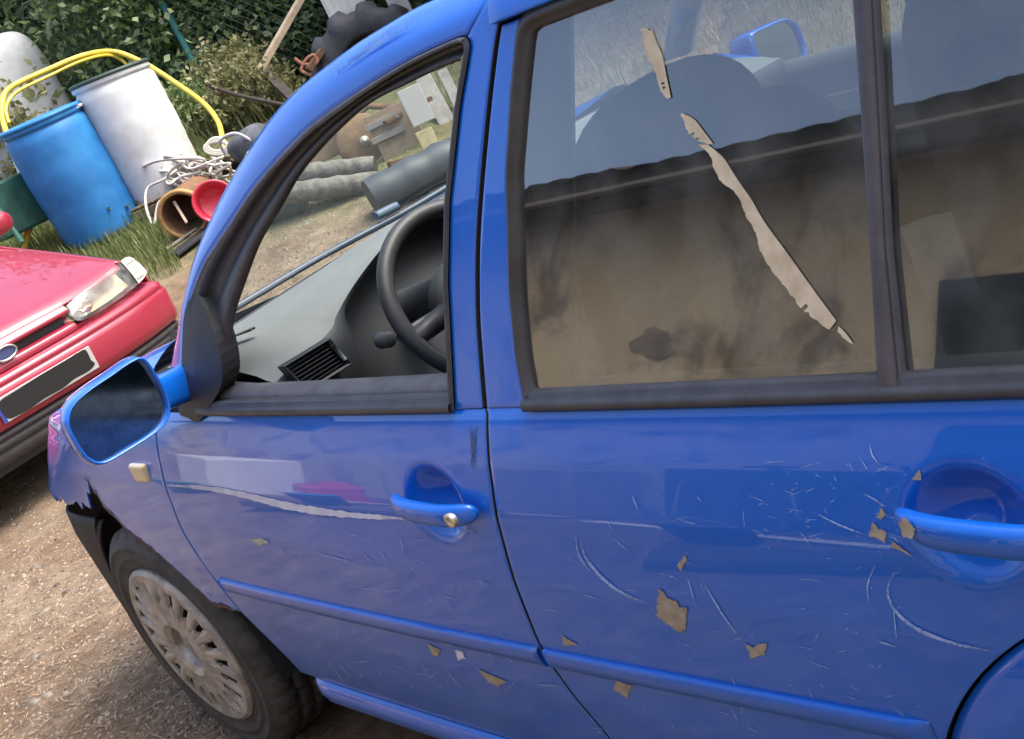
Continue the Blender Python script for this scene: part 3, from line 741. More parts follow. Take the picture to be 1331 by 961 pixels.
# wipers
wp = [on_x(*q, .44) for q in ((300, 404), (400, 344), (455, 314), (500, 290), (540, 268), (600, 232))]
wip = tube('wiper_blade', [w_-Vector((1.2, .87, 0)) for w_ in smooth_path(wp, 6)], .007, mat('wiper_blue_grey', (.03, .05, .08), .4), car)
wp = [on_x(*q, .44)+np.array([0, 0, .012]) for q in ((492, 288), (505, 281), (520, 274))]
tube('wiper_joint', [Vector(w_)-Vector((1.2, .87, 0)) for w_ in smooth_path(wp, 4)], .010, mat('wiper_cap', (.04, .08, .13), .4), car)
# dashboard
rim = [(.12, .885, .905), (.17, .885, .915), (.23, .875, .922), (.27, .865, .930), (.30, .845, .941), (.385, .800, .963), (.50, .755, .986), (.624, .70, .991), (.75, .66, .978), (.85, .68, .955), (1.0, .80, .93), (1.3, .85, .92), (1.62, .86, .91)]
rimS = np.array([tuple(p) for p in smooth_path(rim, 7)])
V = []; nv = 16
for y, xr, zr in rimS:
    e = ((y-.8675)/.75)**2; xf, zf = .405+.085*e, .947-.001*e
    for j in range(nv):
        v = j/(nv-1); x = xf+(xr-xf)*v; z = zf+(zr-zf)*v**1.1+.012*math.sin(math.pi*v)
        if v > .93: z -= .004
        V.append((x, y, z))
cpart('dashboard', V, gridf(len(rimS), nv, flip=True), DASH)
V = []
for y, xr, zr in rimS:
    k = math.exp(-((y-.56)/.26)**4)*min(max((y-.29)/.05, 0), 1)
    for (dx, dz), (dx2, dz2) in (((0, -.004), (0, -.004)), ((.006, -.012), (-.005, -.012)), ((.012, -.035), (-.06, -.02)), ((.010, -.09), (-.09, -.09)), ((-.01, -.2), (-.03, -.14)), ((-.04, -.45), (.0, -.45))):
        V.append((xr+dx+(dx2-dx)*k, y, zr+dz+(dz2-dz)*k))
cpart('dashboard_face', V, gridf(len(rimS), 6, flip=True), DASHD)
# oval demister slot
oc = on_z(322, 445, .942); ax = (on_z(341, 438, .942)-on_z(305, 451, .942))/2; sx = np.array([-ax[1], ax[0], 0])*.28; ax = ax*.98
V = [oc+ax*math.cos(a)+sx*math.sin(a)+np.array([0, 0, .019]) for a in np.linspace(0, 2*math.pi, 33)[:-1]]
slot = cpart('demister_slot', V, [tuple(range(32))], DASHD, smooth=False)
for q in (-.5, 0., .5):
    w_ = math.sqrt(1-q*q)*.93
    V, F = tube_data([oc+ax*w_*s+sx*q+np.array([0, 0, .020]) for s in (-1, 1)], .0022, 6); cpart('slot_rib', V, F, DASH, slot)
# side air vent
vc = [np.array(on_x(*q, .91)) for q in ((366, 477), (425, 441), (455, 473), (396, 509))]
vo = np.mean(vc, axis=0); vu = (vc[1]-vc[0])/2; vv = (vc[3]-vc[0])/2; vn = np.cross(vu, vv); vn /= np.linalg.norm(vn); vn = vn if vn[0] > 0 else -vn
def vq(u, v, h=0): return vo+vu*u+vv*v+vn*h
V = []
for s, h in ((1.06, -.01), (1.06, .006), (1., .009), (.90, .006), (.88, -.02)):
    for u, v in ((-1, -1), (1, -1), (1, 1), (-1, 1)): V.append(vq(u*s, v*s, h))
vent = cpart('side_air_vent', V, gridf(5, 4, closev=True)+[(16, 17, 18, 19)], DASHD, smooth=False)
for k in range(7):
    v = -.74+1.48*k/6; V = [vq(u, v+dv, h) for u in (-.86, .80) for dv, h in ((-.03, .004), (.03, .004), (.06, -.008), (0, -.008))]
    cpart('vent_slat', V, gridf(2, 4, closev=True), mat('vent_slat_plastic', (.045, .05, .055), .5), vent, smooth=False)
V, F = tube_data([vq(.93, -.6, .006), vq(.93, .6, .006)], .004, 8); cpart('vent_thumbwheel', V, F, mat('vent_wheel', (.09, .1, .1), .5), vent)
# steering wheel
a = math.radians(25); SWC = np.array([.97, .505, .868])
def swp(b, r, h=0): return SWC+np.array([-r*math.sin(b)*math.sin(a)+h*math.cos(a), r*math.cos(b), r*math.sin(b)*math.cos(a)+h*math.sin(a)])
sw = cpart('steering_wheel', *tube_data([swp(b, .169) for b in np.linspace(0, 2*math.pi, 65)[:-1]], .0155, 12, True), mat('steering_leather', (.035, .036, .04), .5, var=.2, scale=60))
V = []
for r, h in ((.005, .028), (.05, .026), (.075, .018), (.085, 0), (.08, -.03)):
    for b in np.linspace(0, 2*math.pi, 41)[:-1]: V.append(swp(b, r*(1+.12*math.cos(2*b)), h))
cpart('airbag_cover', V, gridf(5, 40, closev=True), mat('airbag_plastic', (.03, .032, .036), .6), sw)
for b in (math.radians(185), math.radians(-5), math.radians(230), math.radians(310)):
    V, F = tube_data([swp(b, .06, .008), swp(b, .13, .004), swp(b, .168, 0)], [.022, .018, .014], 10); cpart('spoke', V, F, sw.data.materials[0], sw)
V, F = tube_data([np.array([.70, .5, .84]), SWC], .045, 14); cpart('steering_column', V, F, DASHD)
lk = on_x(503, 442, .90); V, F = lathe_data([(0, .014), (.010, .014), (.0145, .008), (.015, -.02)], 20, 'x'); cpart('light_switch', [Vector(v)+Vector(lk) for v in V], F, TRIM)
V, F = tube_data([swp(math.radians(170), .05, -.03), swp(math.radians(175), .13, -.035), swp(math.radians(178), .17, -.03)], [.008, .008, .010], 8); cpart('indicator_stalk', V, F, TRIM)
# floor, bulkhead, seats
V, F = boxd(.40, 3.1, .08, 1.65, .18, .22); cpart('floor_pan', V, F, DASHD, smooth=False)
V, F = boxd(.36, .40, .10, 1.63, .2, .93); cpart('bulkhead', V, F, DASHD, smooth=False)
V, F = boxd(3.1, 3.16, .10, 1.63, .2, .92); cpart('tailgate', V, F, BLUE, smooth=False)
def ellip(c, r, e=2.6, n=28, m=18):
    V = []
    for i in range(n):
        for j in range(m+1):
            th, ph = 2*math.pi*i/n, math.pi*j/m-math.pi/2
            f = lambda s: math.copysign(abs(s)**(2/e), s)
            V.append((c[0]+r[0]*f(math.cos(ph))*f(math.cos(th)), c[1]+r[1]*f(math.cos(ph))*f(math.sin(th)), c[2]+r[2]*f(math.sin(ph))))
    return V, gridf(n, m+1, closeu=True)
hc = np.array(on_x(884, 203, 1.66))
def seat(yc, dz=0, big=True):
    s_ = cpart('front_seat', *ellip((1.70, yc, .72+dz), (.10, .26, .36), 4), CLOTH)
    cpart('headrest', *ellip((1.66, yc, hc[2]+dz), (.055, .185, .115), 2.5), CLOTH, s_)
    cpart('seat_cushion', *ellip((1.40, yc, .45), (.27, .26, .09), 4), DASHD, s_)
seat(hc[1]); seat(1.235, .0)
rb = cpart('rear_bench', *ellip((2.62, .8675, .62), (.10, .66, .34), 5), CLOTH)
cpart('bench_cushion', *ellip((2.36, .8675, .45), (.27, .66, .09), 5), CLOTH, rb)
V, F = boxd(2.68, 3.1, .12, 1.61, .885, .90); cpart('parcel_shelf', V, F, CLOTH, smooth=False)

# ------------------------------------------------------------------ terrain
def softplus(t): return math.log1p(math.exp(t)) if t < 30 else t
def ground_z(x, y):
    s = -.74*(x-2.9164)+.60*(y+.7545)+.36
    h = .27*.30*softplus((s-6.45)/.30)
    h = h-.27*.5*softplus((s-10.6)/.5)
    bumpy = .012*math.sin(x*2.1+1.3*y)+.008*math.sin(3.7*y-x*1.1)+.006*math.sin(x*7.3+y*5.1)
    near = min(max((math.hypot(x-1.2, y-.8)-2.2)/2., 0), 1)
    return h+bumpy*near
def hit(px, py):
    d = pray(px, py); D = 1.
    while D < 30:
        q = CAM+d*D
        if q[2] < ground_z(q[0], q[1]): return q
        D += .01
    return CAM+d*12
def gd(px, py): return float((hit(px, py)-CAM) @ CF)      # how far away the ground is there
def ground_mat():
    m = bpy.data.materials.new('dirt_yard'); m.use_nodes = True; n = m.node_tree.nodes; l = m.node_tree.links; b = n['Principled BSDF']; b.inputs['Roughness'].default_value = .95; b.inputs['Specular IOR Level'].default_value = .2
    tc = n.new('ShaderNodeTexCoord')
    def noise(s, d=6, r=.65):
        t = n.new('ShaderNodeTexNoise'); t.inputs['Scale'].default_value = s; t.inputs['Detail'].default_value = d; t.inputs['Roughness'].default_value = r; l.new(tc.outputs['Object'], t.inputs['Vector']); return t
    def ramp(src, p0, c0, p1, c1):
        r = n.new('ShaderNodeValToRGB'); r.color_ramp.elements[0].position = p0; r.color_ramp.elements[1].position = p1; r.color_ramp.elements[0].color = (*c0, 1); r.color_ramp.elements[1].color = (*c1, 1); l.new(src, r.inputs[0]); return r
    def mix(f, a, bb):
        x = n.new('ShaderNodeMix'); x.data_type = 'RGBA'; l.new(f, x.inputs['Factor']); l.new(a, x.inputs['A']); l.new(bb, x.inputs['B']); return x.outputs['Result']
    big = noise(1.1, 4); mid = noise(9, 8, .75); fine = noise(70, 6, .8)
    c1 = ramp(mid.outputs['Fac'], .32, (.095, .064, .042), .68, (.25, .172, .115))
    c2 = ramp(mid.outputs['Fac'], .32, (.12, .093, .064), .68, (.31, .24, .165))
    base = mix(ramp(big.outputs['Fac'], .42, (0, 0, 0), .60, (1, 1, 1)).outputs[0], c1.outputs[0], c2.outputs[0])
    fl = ramp(fine.outputs['Fac'], .58, (0, 0, 0), .70, (1, 1, 1)); pale = n.new('ShaderNodeRGB'); pale.outputs[0].default_value = (.44, .36, .26, 1)
    mm = n.new('ShaderNodeMath'); mm.operation = 'MULTIPLY'; mm.inputs[1].default_value = .6; l.new(fl.outputs[0], mm.inputs[0])
    base = mix(mm.outputs[0], base, pale.outputs[0])
    # grassy soil on the bank (vertex colour carries where it grows)
    at_ = n.new('ShaderNodeVertexColor'); at_.layer_name = 'grass'
    gr = ramp(mid.outputs['Fac'], .35, (.07, .085, .03), .65, (.20, .19, .085))
    base = mix(at_.outputs[0], base, gr.outputs[0]); l.new(base, b.inputs['Base Color'])
    ad = n.new('ShaderNodeMath'); ad.operation = 'ADD'; l.new(mid.outputs['Fac'], ad.inputs[0]); l.new(fine.outputs['Fac'], ad.inputs[1])
    bu = n.new('ShaderNodeBump'); bu.inputs['Strength'].default_value = .9; bu.inputs['Distance'].default_value = .012; l.new(ad.outputs[0], bu.inputs['Height']); l.new(bu.outputs[0], b.inputs['Normal'])
    return m
def grassy(x, y):
    s = -.74*(x-2.9164)+.60*(y+.7545)
    t = .68*(x-2.9164)+.62*(y+.7545)          # to the right in the picture
    g = min(max((s-7.7-.25*math.sin(x*1.7)-.15*math.sin(y*3.1))/.6, 0), 1)
    if t > -1.9: g *= min(max(1-(t+1.9)/.5, 0), 1) if s < 9.6 else 1
    return max(g, min(max((s-10.)/1., 0), 1))
ax_ = np.unique(np.concatenate([np.linspace(-60, -14, 24), np.linspace(-14, 6, 150), np.linspace(6, 60, 24)]))
ay_ = np.unique(np.concatenate([np.linspace(-60, -4, 24), np.linspace(-4, 12, 130), np.linspace(12, 60, 24)]))
V = [(x, y, ground_z(x, y)) for x in ax_ for y in ay_]
gnd = mesh('ground', V, gridf(len(ax_), len(ay_)), ground_mat(), kind='structure')
ca = gnd.data.color_attributes.new('grass', 'FLOAT_COLOR', 'POINT')
gv = np.array([grassy(v[0], v[1]) for v in V]); ca.data.foreach_set('color', np.stack([gv, gv, gv, np.ones_like(gv)], 1).ravel())

# ------------------------------------------------------------------ house beside the yard (it shows in the car's windows)
house = empty('house', (-1, -3.6, 0), 0, 'ochre plastered house with dark eaves mirrored in the rear car windows', 'house')
def hpart(name, b, m, bev=.004): return box(name, (b[0]+1, b[1]+1, b[2]+3.6, b[3]+3.6, b[4], b[5]), m, house, bev)
PLASTER = mat('ochre_plaster', (.36, .29, .18), .95, col2=(.52, .44, .29), scale=1.1, bump=.5, bscale=30, detail=10)
_n, _l = PLASTER.node_tree.nodes, PLASTER.node_tree.links        # old damp stains in the plaster
_t = _n.new('ShaderNodeTexNoise'); _t.inputs['Scale'].default_value = 1.9; _t.inputs['Detail'].default_value = 9; _t.inputs['Roughness'].default_value = .62; _t.inputs['Distortion'].default_value = .6
_l.new([q for q in _n if q.type == 'TEX_COORD'][0].outputs['Object'], _t.inputs['Vector']); _r = _n.new('ShaderNodeValToRGB'); _r.color_ramp.elements[0].position = .50; _r.color_ramp.elements[1].position = .64
_l.new(_t.outputs['Fac'], _r.inputs[0]); _m = _n.new('ShaderNodeMix'); _m.data_type = 'RGBA'; _l.new(_r.outputs[0], _m.inputs['Factor']); _b = _n['Principled BSDF']; _l.new(_b.inputs['Base Color'].links[0].from_socket, _m.inputs['A']); _m.inputs['B'].default_value = (.15, .115, .075, 1); _l.new(_m.outputs['Result'], _b.inputs['Base Color'])
hpart('wall', (-9, 9, -7, -3.20, -.2, 2.62), PLASTER, 0)
EAVE = mat('dark_eave_wood', (.030, .024, .020), .8, var=.3, scale=12)
hpart('eave_board', (-9.4, 9.4, -3.06, -3.02, 2.42, 2.56), EAVE)
hpart('eave_soffit', (-9.4, 9.4, -3.20, -3.06, 2.43, 2.46), EAVE)
V = []
for x in np.linspace(-9.4, 9.4, 500):
    for j, (y, z) in enumerate([(-2.99, 2.56), (-3.1, 2.60), (-4.5, 3.15), (-6.5, 3.9)]): V.append((x+1, y+3.6, z+.010*abs(math.sin(x*14))+.010*math.sin(x*1.3)+(.012 if math.sin(x*2.1) > .7 else 0)))
mesh('roof', V, gridf(500, 4), mat('old_roof_tile', (.10, .045, .03), .9, var=.4, scale=9), house)
hpart('gutter', (-9.4, 9.4, -3.018, -2.97, 2.455, 2.475), mat('gutter_metal', (.16, .15, .14), .5))
dr_ = box('door', (1.02, 2.05, .395, .44, 0, 1.88), mat('dark_door_paint', (.012, .02, .022), .5), house)
dh = mesh('door_handle', *lathe_data([(0, .06), (.02, .055), (.02, .02), (.012, 0)], 12, 'y'), mat('door_knob', (.5, .5, .48), .35, .8), dr_); dh.location = (1.1, .44, 1.0)
# dark damp stains are patches of fallen plaster, slightly proud render coat missing
ST = mat('bare_render', (.15, .12, .09), .95, var=.3, scale=6)
for cx, cz, rx, rz in ((-1.7, 1.72, .16, .07),):
    pts = [(cx+rx*math.cos(a)*(1+.25*math.sin(3*a+cx*5)+.12*math.sin(7*a)), cz+rz*math.sin(a)*(1+.25*math.sin(2*a+cx*9)+.1*math.sin(9*a))) for a in np.linspace(0, 2*math.pi, 40)[:-1]]
    mesh('bare_patch', [(x+1, .406, z) for x, z in pts], [tuple(range(39))], ST, house, smooth=False)

# ------------------------------------------------------------------ foliage
def leaf_mat(name, c1, c2, c3):
    m = bpy.data.materials.new(name); m.use_nodes = True; n = m.node_tree.nodes; l = m.node_tree.links; b = n['Principled BSDF']
    g = n.new('ShaderNodeNewGeometry'); r = n.new('ShaderNodeValToRGB'); r.color_ramp.elements[0].color = (*c1, 1); r.color_ramp.elements[1].color = (*c3, 1)
    e = r.color_ramp.elements.new(.6); e.color = (*c2, 1); l.new(g.outputs['Random Per Island'], r.inputs[0])
    b.inputs['Roughness'].default_value = .5; l.new(r.outputs[0], b.inputs['Base Color'])
    t = n.new('ShaderNodeBsdfTranslucent'); l.new(r.outputs[0], t.inputs[0]); mx = n.new('ShaderNodeMixShader'); mx.inputs[0].default_value = .45
    l.new(b.outputs[0], mx.inputs[1]); l.new(t.outputs[0], mx.inputs[2]); l.new(mx.outputs[0], n['Material Output'].inputs[0]); return m
LEAF_D = leaf_mat('dark_ivy_leaf', (.07, .12, .04), (.15, .22, .07), (.36, .43, .22))
LEAF_M = leaf_mat('hedge_leaf', (.09, .15, .045), (.19, .27, .09), (.48, .54, .32))
LEAF_C = leaf_mat('conifer_needle', (.04, .075, .035), (.075, .13, .055), (.16, .22, .10))
LEAF_P = leaf_mat('pale_dry_leaf', (.13, .14, .055), (.24, .24, .10), (.42, .40, .22))
LEAF_N = leaf_mat('nettle_leaf', (.05, .11, .03), (.10, .19, .05), (.18, .28, .08))
BARK = mat('bark', (.075, .055, .04), .95, var=.4, scale=15, bump=.6, bscale=30)
def leaves(C, n, size, aspect=1.7, shell=.55, clumps=60, spread=.28, r=(1, 1, 1), droop=0., zmin=None):
    """bent diamond leaves in clumps through an ellipsoid"""
    g = rng
    d = g.normal(size=(clumps, 3)); d /= np.linalg.norm(d, axis=1)[:, None]; rad = shell+(1.05-shell)*g.random(clumps)**.6
    cc = d*rad[:, None]*np.array(r); ci = g.integers(0, clumps, n); P = cc[ci]+g.normal(size=(n, 3))*spread*np.array(r)*(.6+.8*g.random(clumps)[ci])[:, None]
    P = P+np.array(C)
    if zmin is not None: P = P[P[:, 2] > zmin]
    n = len(P)
    t = g.normal(size=(n, 3)); t[:, 2] -= droop; t /= np.linalg.norm(t, axis=1)[:, None]
    w = np.cross(t, g.normal(size=(n, 3))); w /= np.linalg.norm(w, axis=1)[:, None]; nn = np.cross(t, w)
    L = size*(.6+.8*g.random(n))[:, None]; B = L/aspect/2
    a = P; tip = P+t*L-nn*L*.15; lft = P+t*L*.45+w*B+nn*L*.08; rgt = P+t*L*.45-w*B+nn*L*.08
    V = np.stack([a, rgt, tip, lft], 1).reshape(-1, 3)
    F = np.arange(4*n).reshape(n, 4)
    return V, F
def fmesh(name, V, F, m, parent=None, **k):
    me = bpy.data.meshes.new(name); nv, nf = len(V), len(F); me.vertices.add(nv); me.vertices.foreach_set('co', np.asarray(V, np.float32).ravel())
    me.loops.add(nf*4); me.loops.foreach_set('vertex_index', np.asarray(F, np.int32).ravel()); me.polygons.add(nf)
    me.polygons.foreach_set('loop_start', np.arange(0, nf*4, 4, dtype=np.int32)); me.materials.append(m); me.update(calc_edges=True); me.validate()
    return obj(name, me, parent, **k)
def bush(name, x, y, r, n, size, m, label, cat='bush', group=None, h0=.0, trunk=True, **k):
    z = ground_z(x, y); root = empty(name, (x, y, z), 0, label, cat, group)
    V, F = leaves((0, 0, h0+r[2]*.9), n, size, r=r, zmin=.0, **k); fmesh('crown', V, F, m, root)
    parts = []
    for q in range(5):
        a = 2*math.pi*q/5+x; e = Vector((math.cos(a)*r[0]*.6, math.sin(a)*r[1]*.6, h0+r[2]*(1.1+.3*math.sin(q*2.2))))
        parts.append(tube_data(smooth_path([(.04*math.cos(a), .04*math.sin(a), -.1), e*.35+Vector((0, 0, .1)), e], 5), [.05-.0036*i for i in range(11)], 7))
    V, F = joinvf(parts); mesh('trunk', V, F, BARK, root)
    return root
def bush_at(name, px, py, D, r, n, size, m, label, **k):
    q = at(px, py, D); return bush(name, q[0], q[1], r, n, size, m, label, **k)
bush_at('conifer_tree', 45, 60, 13.2, (1.5, 1.2, 1.9), 11000, .16, LEAF_C, 'dark feathery conifer in the top left corner above the white tank', cat='tree', aspect=4.5, droop=.7, spread=.16, clumps=110, h0=.3)
bush_at('conifer_tree', 120, 40, 14.5, (1.2, 1.2, 2.2), 7000, .16, LEAF_C, 'dark conifer further back behind the yellow hose', cat='tree', aspect=4.5, droop=.7, spread=.16, clumps=90, h0=.3)
bush_at('hedge_bush', 205, 60, 11.9, (.95, .8, 1.35), 15000, .075, LEAF_M, 'green leafy bush right behind the white barrel', spread=.15, clumps=120)
bush_at('hedge_bush', 290, 30, 11.9, (.9, .8, 1.5), 15000, .075, LEAF_M, 'broad leafy bush behind the bent yellow hose end', spread=.15, clumps=120)
bush_at('hedge_bush', 370, 40, 12.4, (.9, .8, 1.5), 15000, .075, LEAF_D, 'dark green bush behind the chain link fence and pale plank', spread=.15, clumps=120)
bush_at('hedge_bush', 470, 0, 13.0, (1.2, .9, 1.7), 11000, .085, LEAF_D, 'dark bush behind the tractor tyre at the top', spread=.15, clumps=110)
bush_at('hedge_bush', 245, -40, 14.6, (1.7, 1.2, 2.4), 9000, .14, LEAF_D, 'tall dark bush rising behind the leafy hedge', spread=.15, clumps=120)
bush_at('hedge_bush', 90, -20, 16.5, (2.2, 1.6, 2.8), 9000, .16, LEAF_D, 'tall dark bush behind the conifers', spread=.15, clumps=120)
bush_at('hedge_bush', -90, 60, 14.5, (1.8, 1.5, 2.2), 8000, .14, LEAF_M, 'green bush cut off by the left edge of the picture', spread=.15, clumps=100)
bush_at('hedge_bush', 400, -120, 16.0, (2.2, 1.5, 2.8), 8000, .16, LEAF_M, 'tall bush far behind the pale leaning plank', spread=.15, clumps=100)
bush_at('hedge_bush', 20, 150, 11.6, (.8, .5, .55), 3500, .09, LEAF_P, 'dry olive bush growing in front of the white tank', spread=.2, clumps=50)
for k4, (px, py, D, r, lb) in enumerate(((255, 165, 10.7, (.35, .3, .22), 'low pale weed bush beside the end of the yellow hose'), (305, 120, 10.9, (.4, .3, .28), 'pale dry weed bush behind the red poppy'), (335, 150, 10.5, (.35, .3, .22), 'low pale weeds left of the dark leaning timber'), (190, 190, 10.9, (.4, .3, .3), 'green weeds growing behind the white barrel'))):
    bush_at('weed_bush', px, py, D, r, 2600, .05, LEAF_P if k4 else LEAF_M, lb, cat='bush', spread=.25, clumps=40, trunk=True)
k_ = 0
for px, D, r, m in ((600, 12.5, (1.5, 1.2, 1.8), LEAF_M), (700, 11.5, (1.4, 1.2, 1.6), LEAF_M), (800, 11., (1.5, 1.2, 1.7), LEAF_P), (900, 10.5, (1.5, 1.2, 1.6), LEAF_M), (1010, 10., (1.4, 1.2, 1.6), LEAF_P), (1120, 9.6, (1.5, 1.2, 1.7), LEAF_M), (1250, 9.2, (1.5, 1.2, 1.8), LEAF_M)):
    q = at(px, 40, D)
    bush('hedge_bush', q[0], q[1], r, 5500, .12, m, 'blurred bush seen through the car cabin, %s from the left in that row' % ('first second third fourth fifth sixth seventh'.split()[k_]), spread=.16, clumps=90); k_ += 1
for k in range(4):  # bushes out of view, added so the door mirror reflects something dark
    bush('hedge_bush', 7.5+.6*k, -2.5+2.2*k, (1.4, 1.4, 1.8), 4500, .13, LEAF_D, 'dark unseen bush added behind the viewer for the door mirror, number %s from the house wall' % ('one two three four'.split()[k]), spread=.16, clumps=80)

# ------------------------------------------------------------------ grass, weeds, gravel
def blades(n, region, hmin, hmax, wid, lean=.5):
    V, F = [], []; c = 0; tries = 0
    while c < n and tries < n*12:
        tries += 1; p = region()
        if p is None: continue
        x, y = p; z = ground_z(x, y)-.01; h = random.uniform(hmin, hmax); a = random.uniform(0, 6.28); l = random.uniform(.1, lean)*h; w = wid*random.uniform(.6, 1.3)
        dx, dy = math.cos(a), math.sin(a); o = len(V)
        V += [(x-dy*w, y+dx*w, z), (x+dy*w, y-dx*w, z), (x+dx*l*.4+dy*w*.7, y+dy*l*.4-dx*w*.7, z+h*.6), (x+dx*l*.4-dy*w*.7, y+dy*l*.4+dx*w*.7, z+h*.6),
              (x+dx*l+dy*w*.1, y+dy*l-dx*w*.1, z+h), (x+dx*l-dy*w*.1, y+dy*l+dx*w*.1, z+h)]
        F += [(o, o+1, o+2, o+3), (o+3, o+2, o+4, o+5)]; c += 1
    return V, F
def reg_bank():
    px, D = random.uniform(-40, 330), random.uniform(8.0, 11.5); q = at(px, 300, D)
    g = grassy(q[0], q[1]); g *= 0 if (px > 212 and D < 9.1) else 1; return (q[0], q[1]) if random.random() < g else None
V, F = blades(16000, reg_bank, .05, .15, .004); fmesh('grass', V, F, leaf_mat('grass_blade', (.07, .10, .03), (.14, .19, .055), (.32, .33, .13)), label='short patchy grass on the bank before the barrels', cat='grass', kind='stuff')
def reg_hedge():
    px, D = random.uniform(180, 420), random.uniform(10.3, 11.8); q = at(px, 200, D); return (q[0], q[1])
V, F = blades(2600, reg_hedge, .08, .34, .005, .8); fmesh('tall_grass', V, F, LEAF_P, label='tall dry grass along the foot of the hedge', cat='grass', kind='stuff')
def reg_far():
    px, D = random.uniform(560, 1400), random.uniform(6.8, 10.5); q = at(px, 100, D); return (q[0], q[1])
V, F = blades(6000, reg_far, .04, .16, .004, .9); fmesh('weeds', V, F, LEAF_P, label='tall weeds beyond the far side of the blue car', cat='weeds', kind='stuff')
def nettle(px, py, h, n, label):
    q = hit(px, py); root = empty('nettle_plant', (q[0], q[1], ground_z(q[0], q[1])-.01), random.uniform(0, 6), label, 'plant', 'nettles at the blue barrel')
    parts = []; L = []
    for k in range(n):
        a = random.uniform(0, 6.28); b = Vector((.10*math.cos(a), .10*math.sin(a), h*random.uniform(.7, 1.1))); parts.append(tube_data([(0, 0, 0), b*.5+Vector((0, 0, .02)), b], [.005, .004, .002], 5))
        for t in np.linspace(.25, 1, 7):
            for s in range(3):
                L.append(b*t+Vector((random.gauss(0, .012), random.gauss(0, .012), 0)))
    V, F = joinvf(parts); mesh('stem', V, F, LEAF_N, root)
    V = []; F = []
    for p in L:
        a = random.uniform(0, 6.28); t = Vector((math.cos(a), math.sin(a), random.uniform(-.5, .3))).normalized(); w = t.cross(Vector((0, 0, 1))).normalized(); s = random.uniform(.05, .09); o = len(V)
        V += [p, p+t*s*.45-w*s*.28, p+t*s-Vector((0, 0, s*.2)), p+t*s*.45+w*s*.28]; F.append((o, o+1, o+2, o+3))
    fmesh('leaf_cluster', [tuple(v) for v in V], F, LEAF_N, root)
nettle(122, 312, .33, 9, 'tall nettle clump at the left front of the blue barrel'); nettle(150, 305, .30, 8, 'nettle clump in front of the blue barrel, nearest its right edge')
nettle(105, 318, .25, 6, 'nettle clump just above the red bonnet edge'); nettle(178, 285, .18, 6, 'low nettle clump between the blue barrel and the cable heap')
# stones and wood chips on the yard
def chips(n, fn, smin, smax):
    V, F = [], []; c = 0
    for _ in range(n*4):
        if c >= n: break
        p = fn()
        if p is None: continue
        x, y = p; z = ground_z(x, y); s = random.uniform(smin, smax); a = random.uniform(0, 6.28); e = random.uniform(.35, .9); h = s*random.uniform(.2, .5); o = len(V)
        P = [(math.cos(a+q)*s*(e if i % 2 else 1)*random.uniform(.7, 1.2), math.sin(a+q)*s*(e if i % 2 else 1)*random.uniform(.7, 1.2)) for i, q in enumerate((0, 1.57, 3.14, 4.71))]
        V += [(x+u, y+v, z-.003) for u, v in P]+[(x+u*.7, y+v*.7, z+h) for u, v in P]
        F += [(o+4, o+5, o+6, o+7)]+[(o+i, o+(i+1) % 4, o+4+(i+1) % 4, o+4+i) for i in range(4)]; c += 1
    return V, F
def reg_near():
    px, py = random.uniform(-60, 420), random.uniform(560, 1010); q = on_z(px, py, 0)
    if -.5 < q[0] < 3 and q[1] > .1: return None
    return q[0], q[1]
STONE = leaf_mat('stone_chip', (.16, .11, .08), (.34, .26, .19), (.56, .48, .38))
V, F = chips(9000, reg_near, .003, .011); fmesh('gravel', V, F, STONE, label='pale gravel and wood chips scattered over the brown yard', cat='gravel', kind='stuff')
V, F = chips(220, reg_near, .010, .026); fmesh('stones', V, F, leaf_mat('yard_stone', (.12, .10, .08), (.25, .21, .17), (.42, .38, .32)), label='loose larger stones lying on the brown yard', cat='stones', kind='stuff')
def reg_straw():
    p = reg_near(); return p
def straws(n):
    V, F = [], []
    for _ in range(n*2):
        p = reg_near()
        if p is None or len(F) >= n: continue
        x, y = p; z = ground_z(x, y)+.004; a = random.uniform(0, 6.28); L = random.uniform(.012, .05); w = .0012; o = len(V); dx, dy = math.cos(a), math.sin(a)
        V += [(x-dy*w, y+dx*w, z), (x+dy*w, y-dx*w, z), (x+dx*L+dy*w, y+dy*L-dx*w, z+.004), (x+dx*L-dy*w, y+dy*L+dx*w, z+.004)]; F.append((o, o+1, o+2, o+3))
    return V, F
V, F = straws(2300); fmesh('straw', V, F, leaf_mat('straw_bits', (.30, .22, .12), (.48, .38, .24), (.66, .58, .42)), label='dry straw bits strewn over the dirt by the wheel', cat='straw', kind='stuff')
def reg_win():
    px, D = random.uniform(280, 600), random.uniform(6.3, 9); q = at(px, 330, D); return q[0], q[1]
V, F = chips(3500, reg_win, .004, .013); fmesh('rubble', V, F, leaf_mat('grey_rubble', (.12, .11, .09), (.24, .22, .18), (.42, .40, .34)), label='grey rubble ground seen through the open driver window', cat='rubble', kind='stuff')

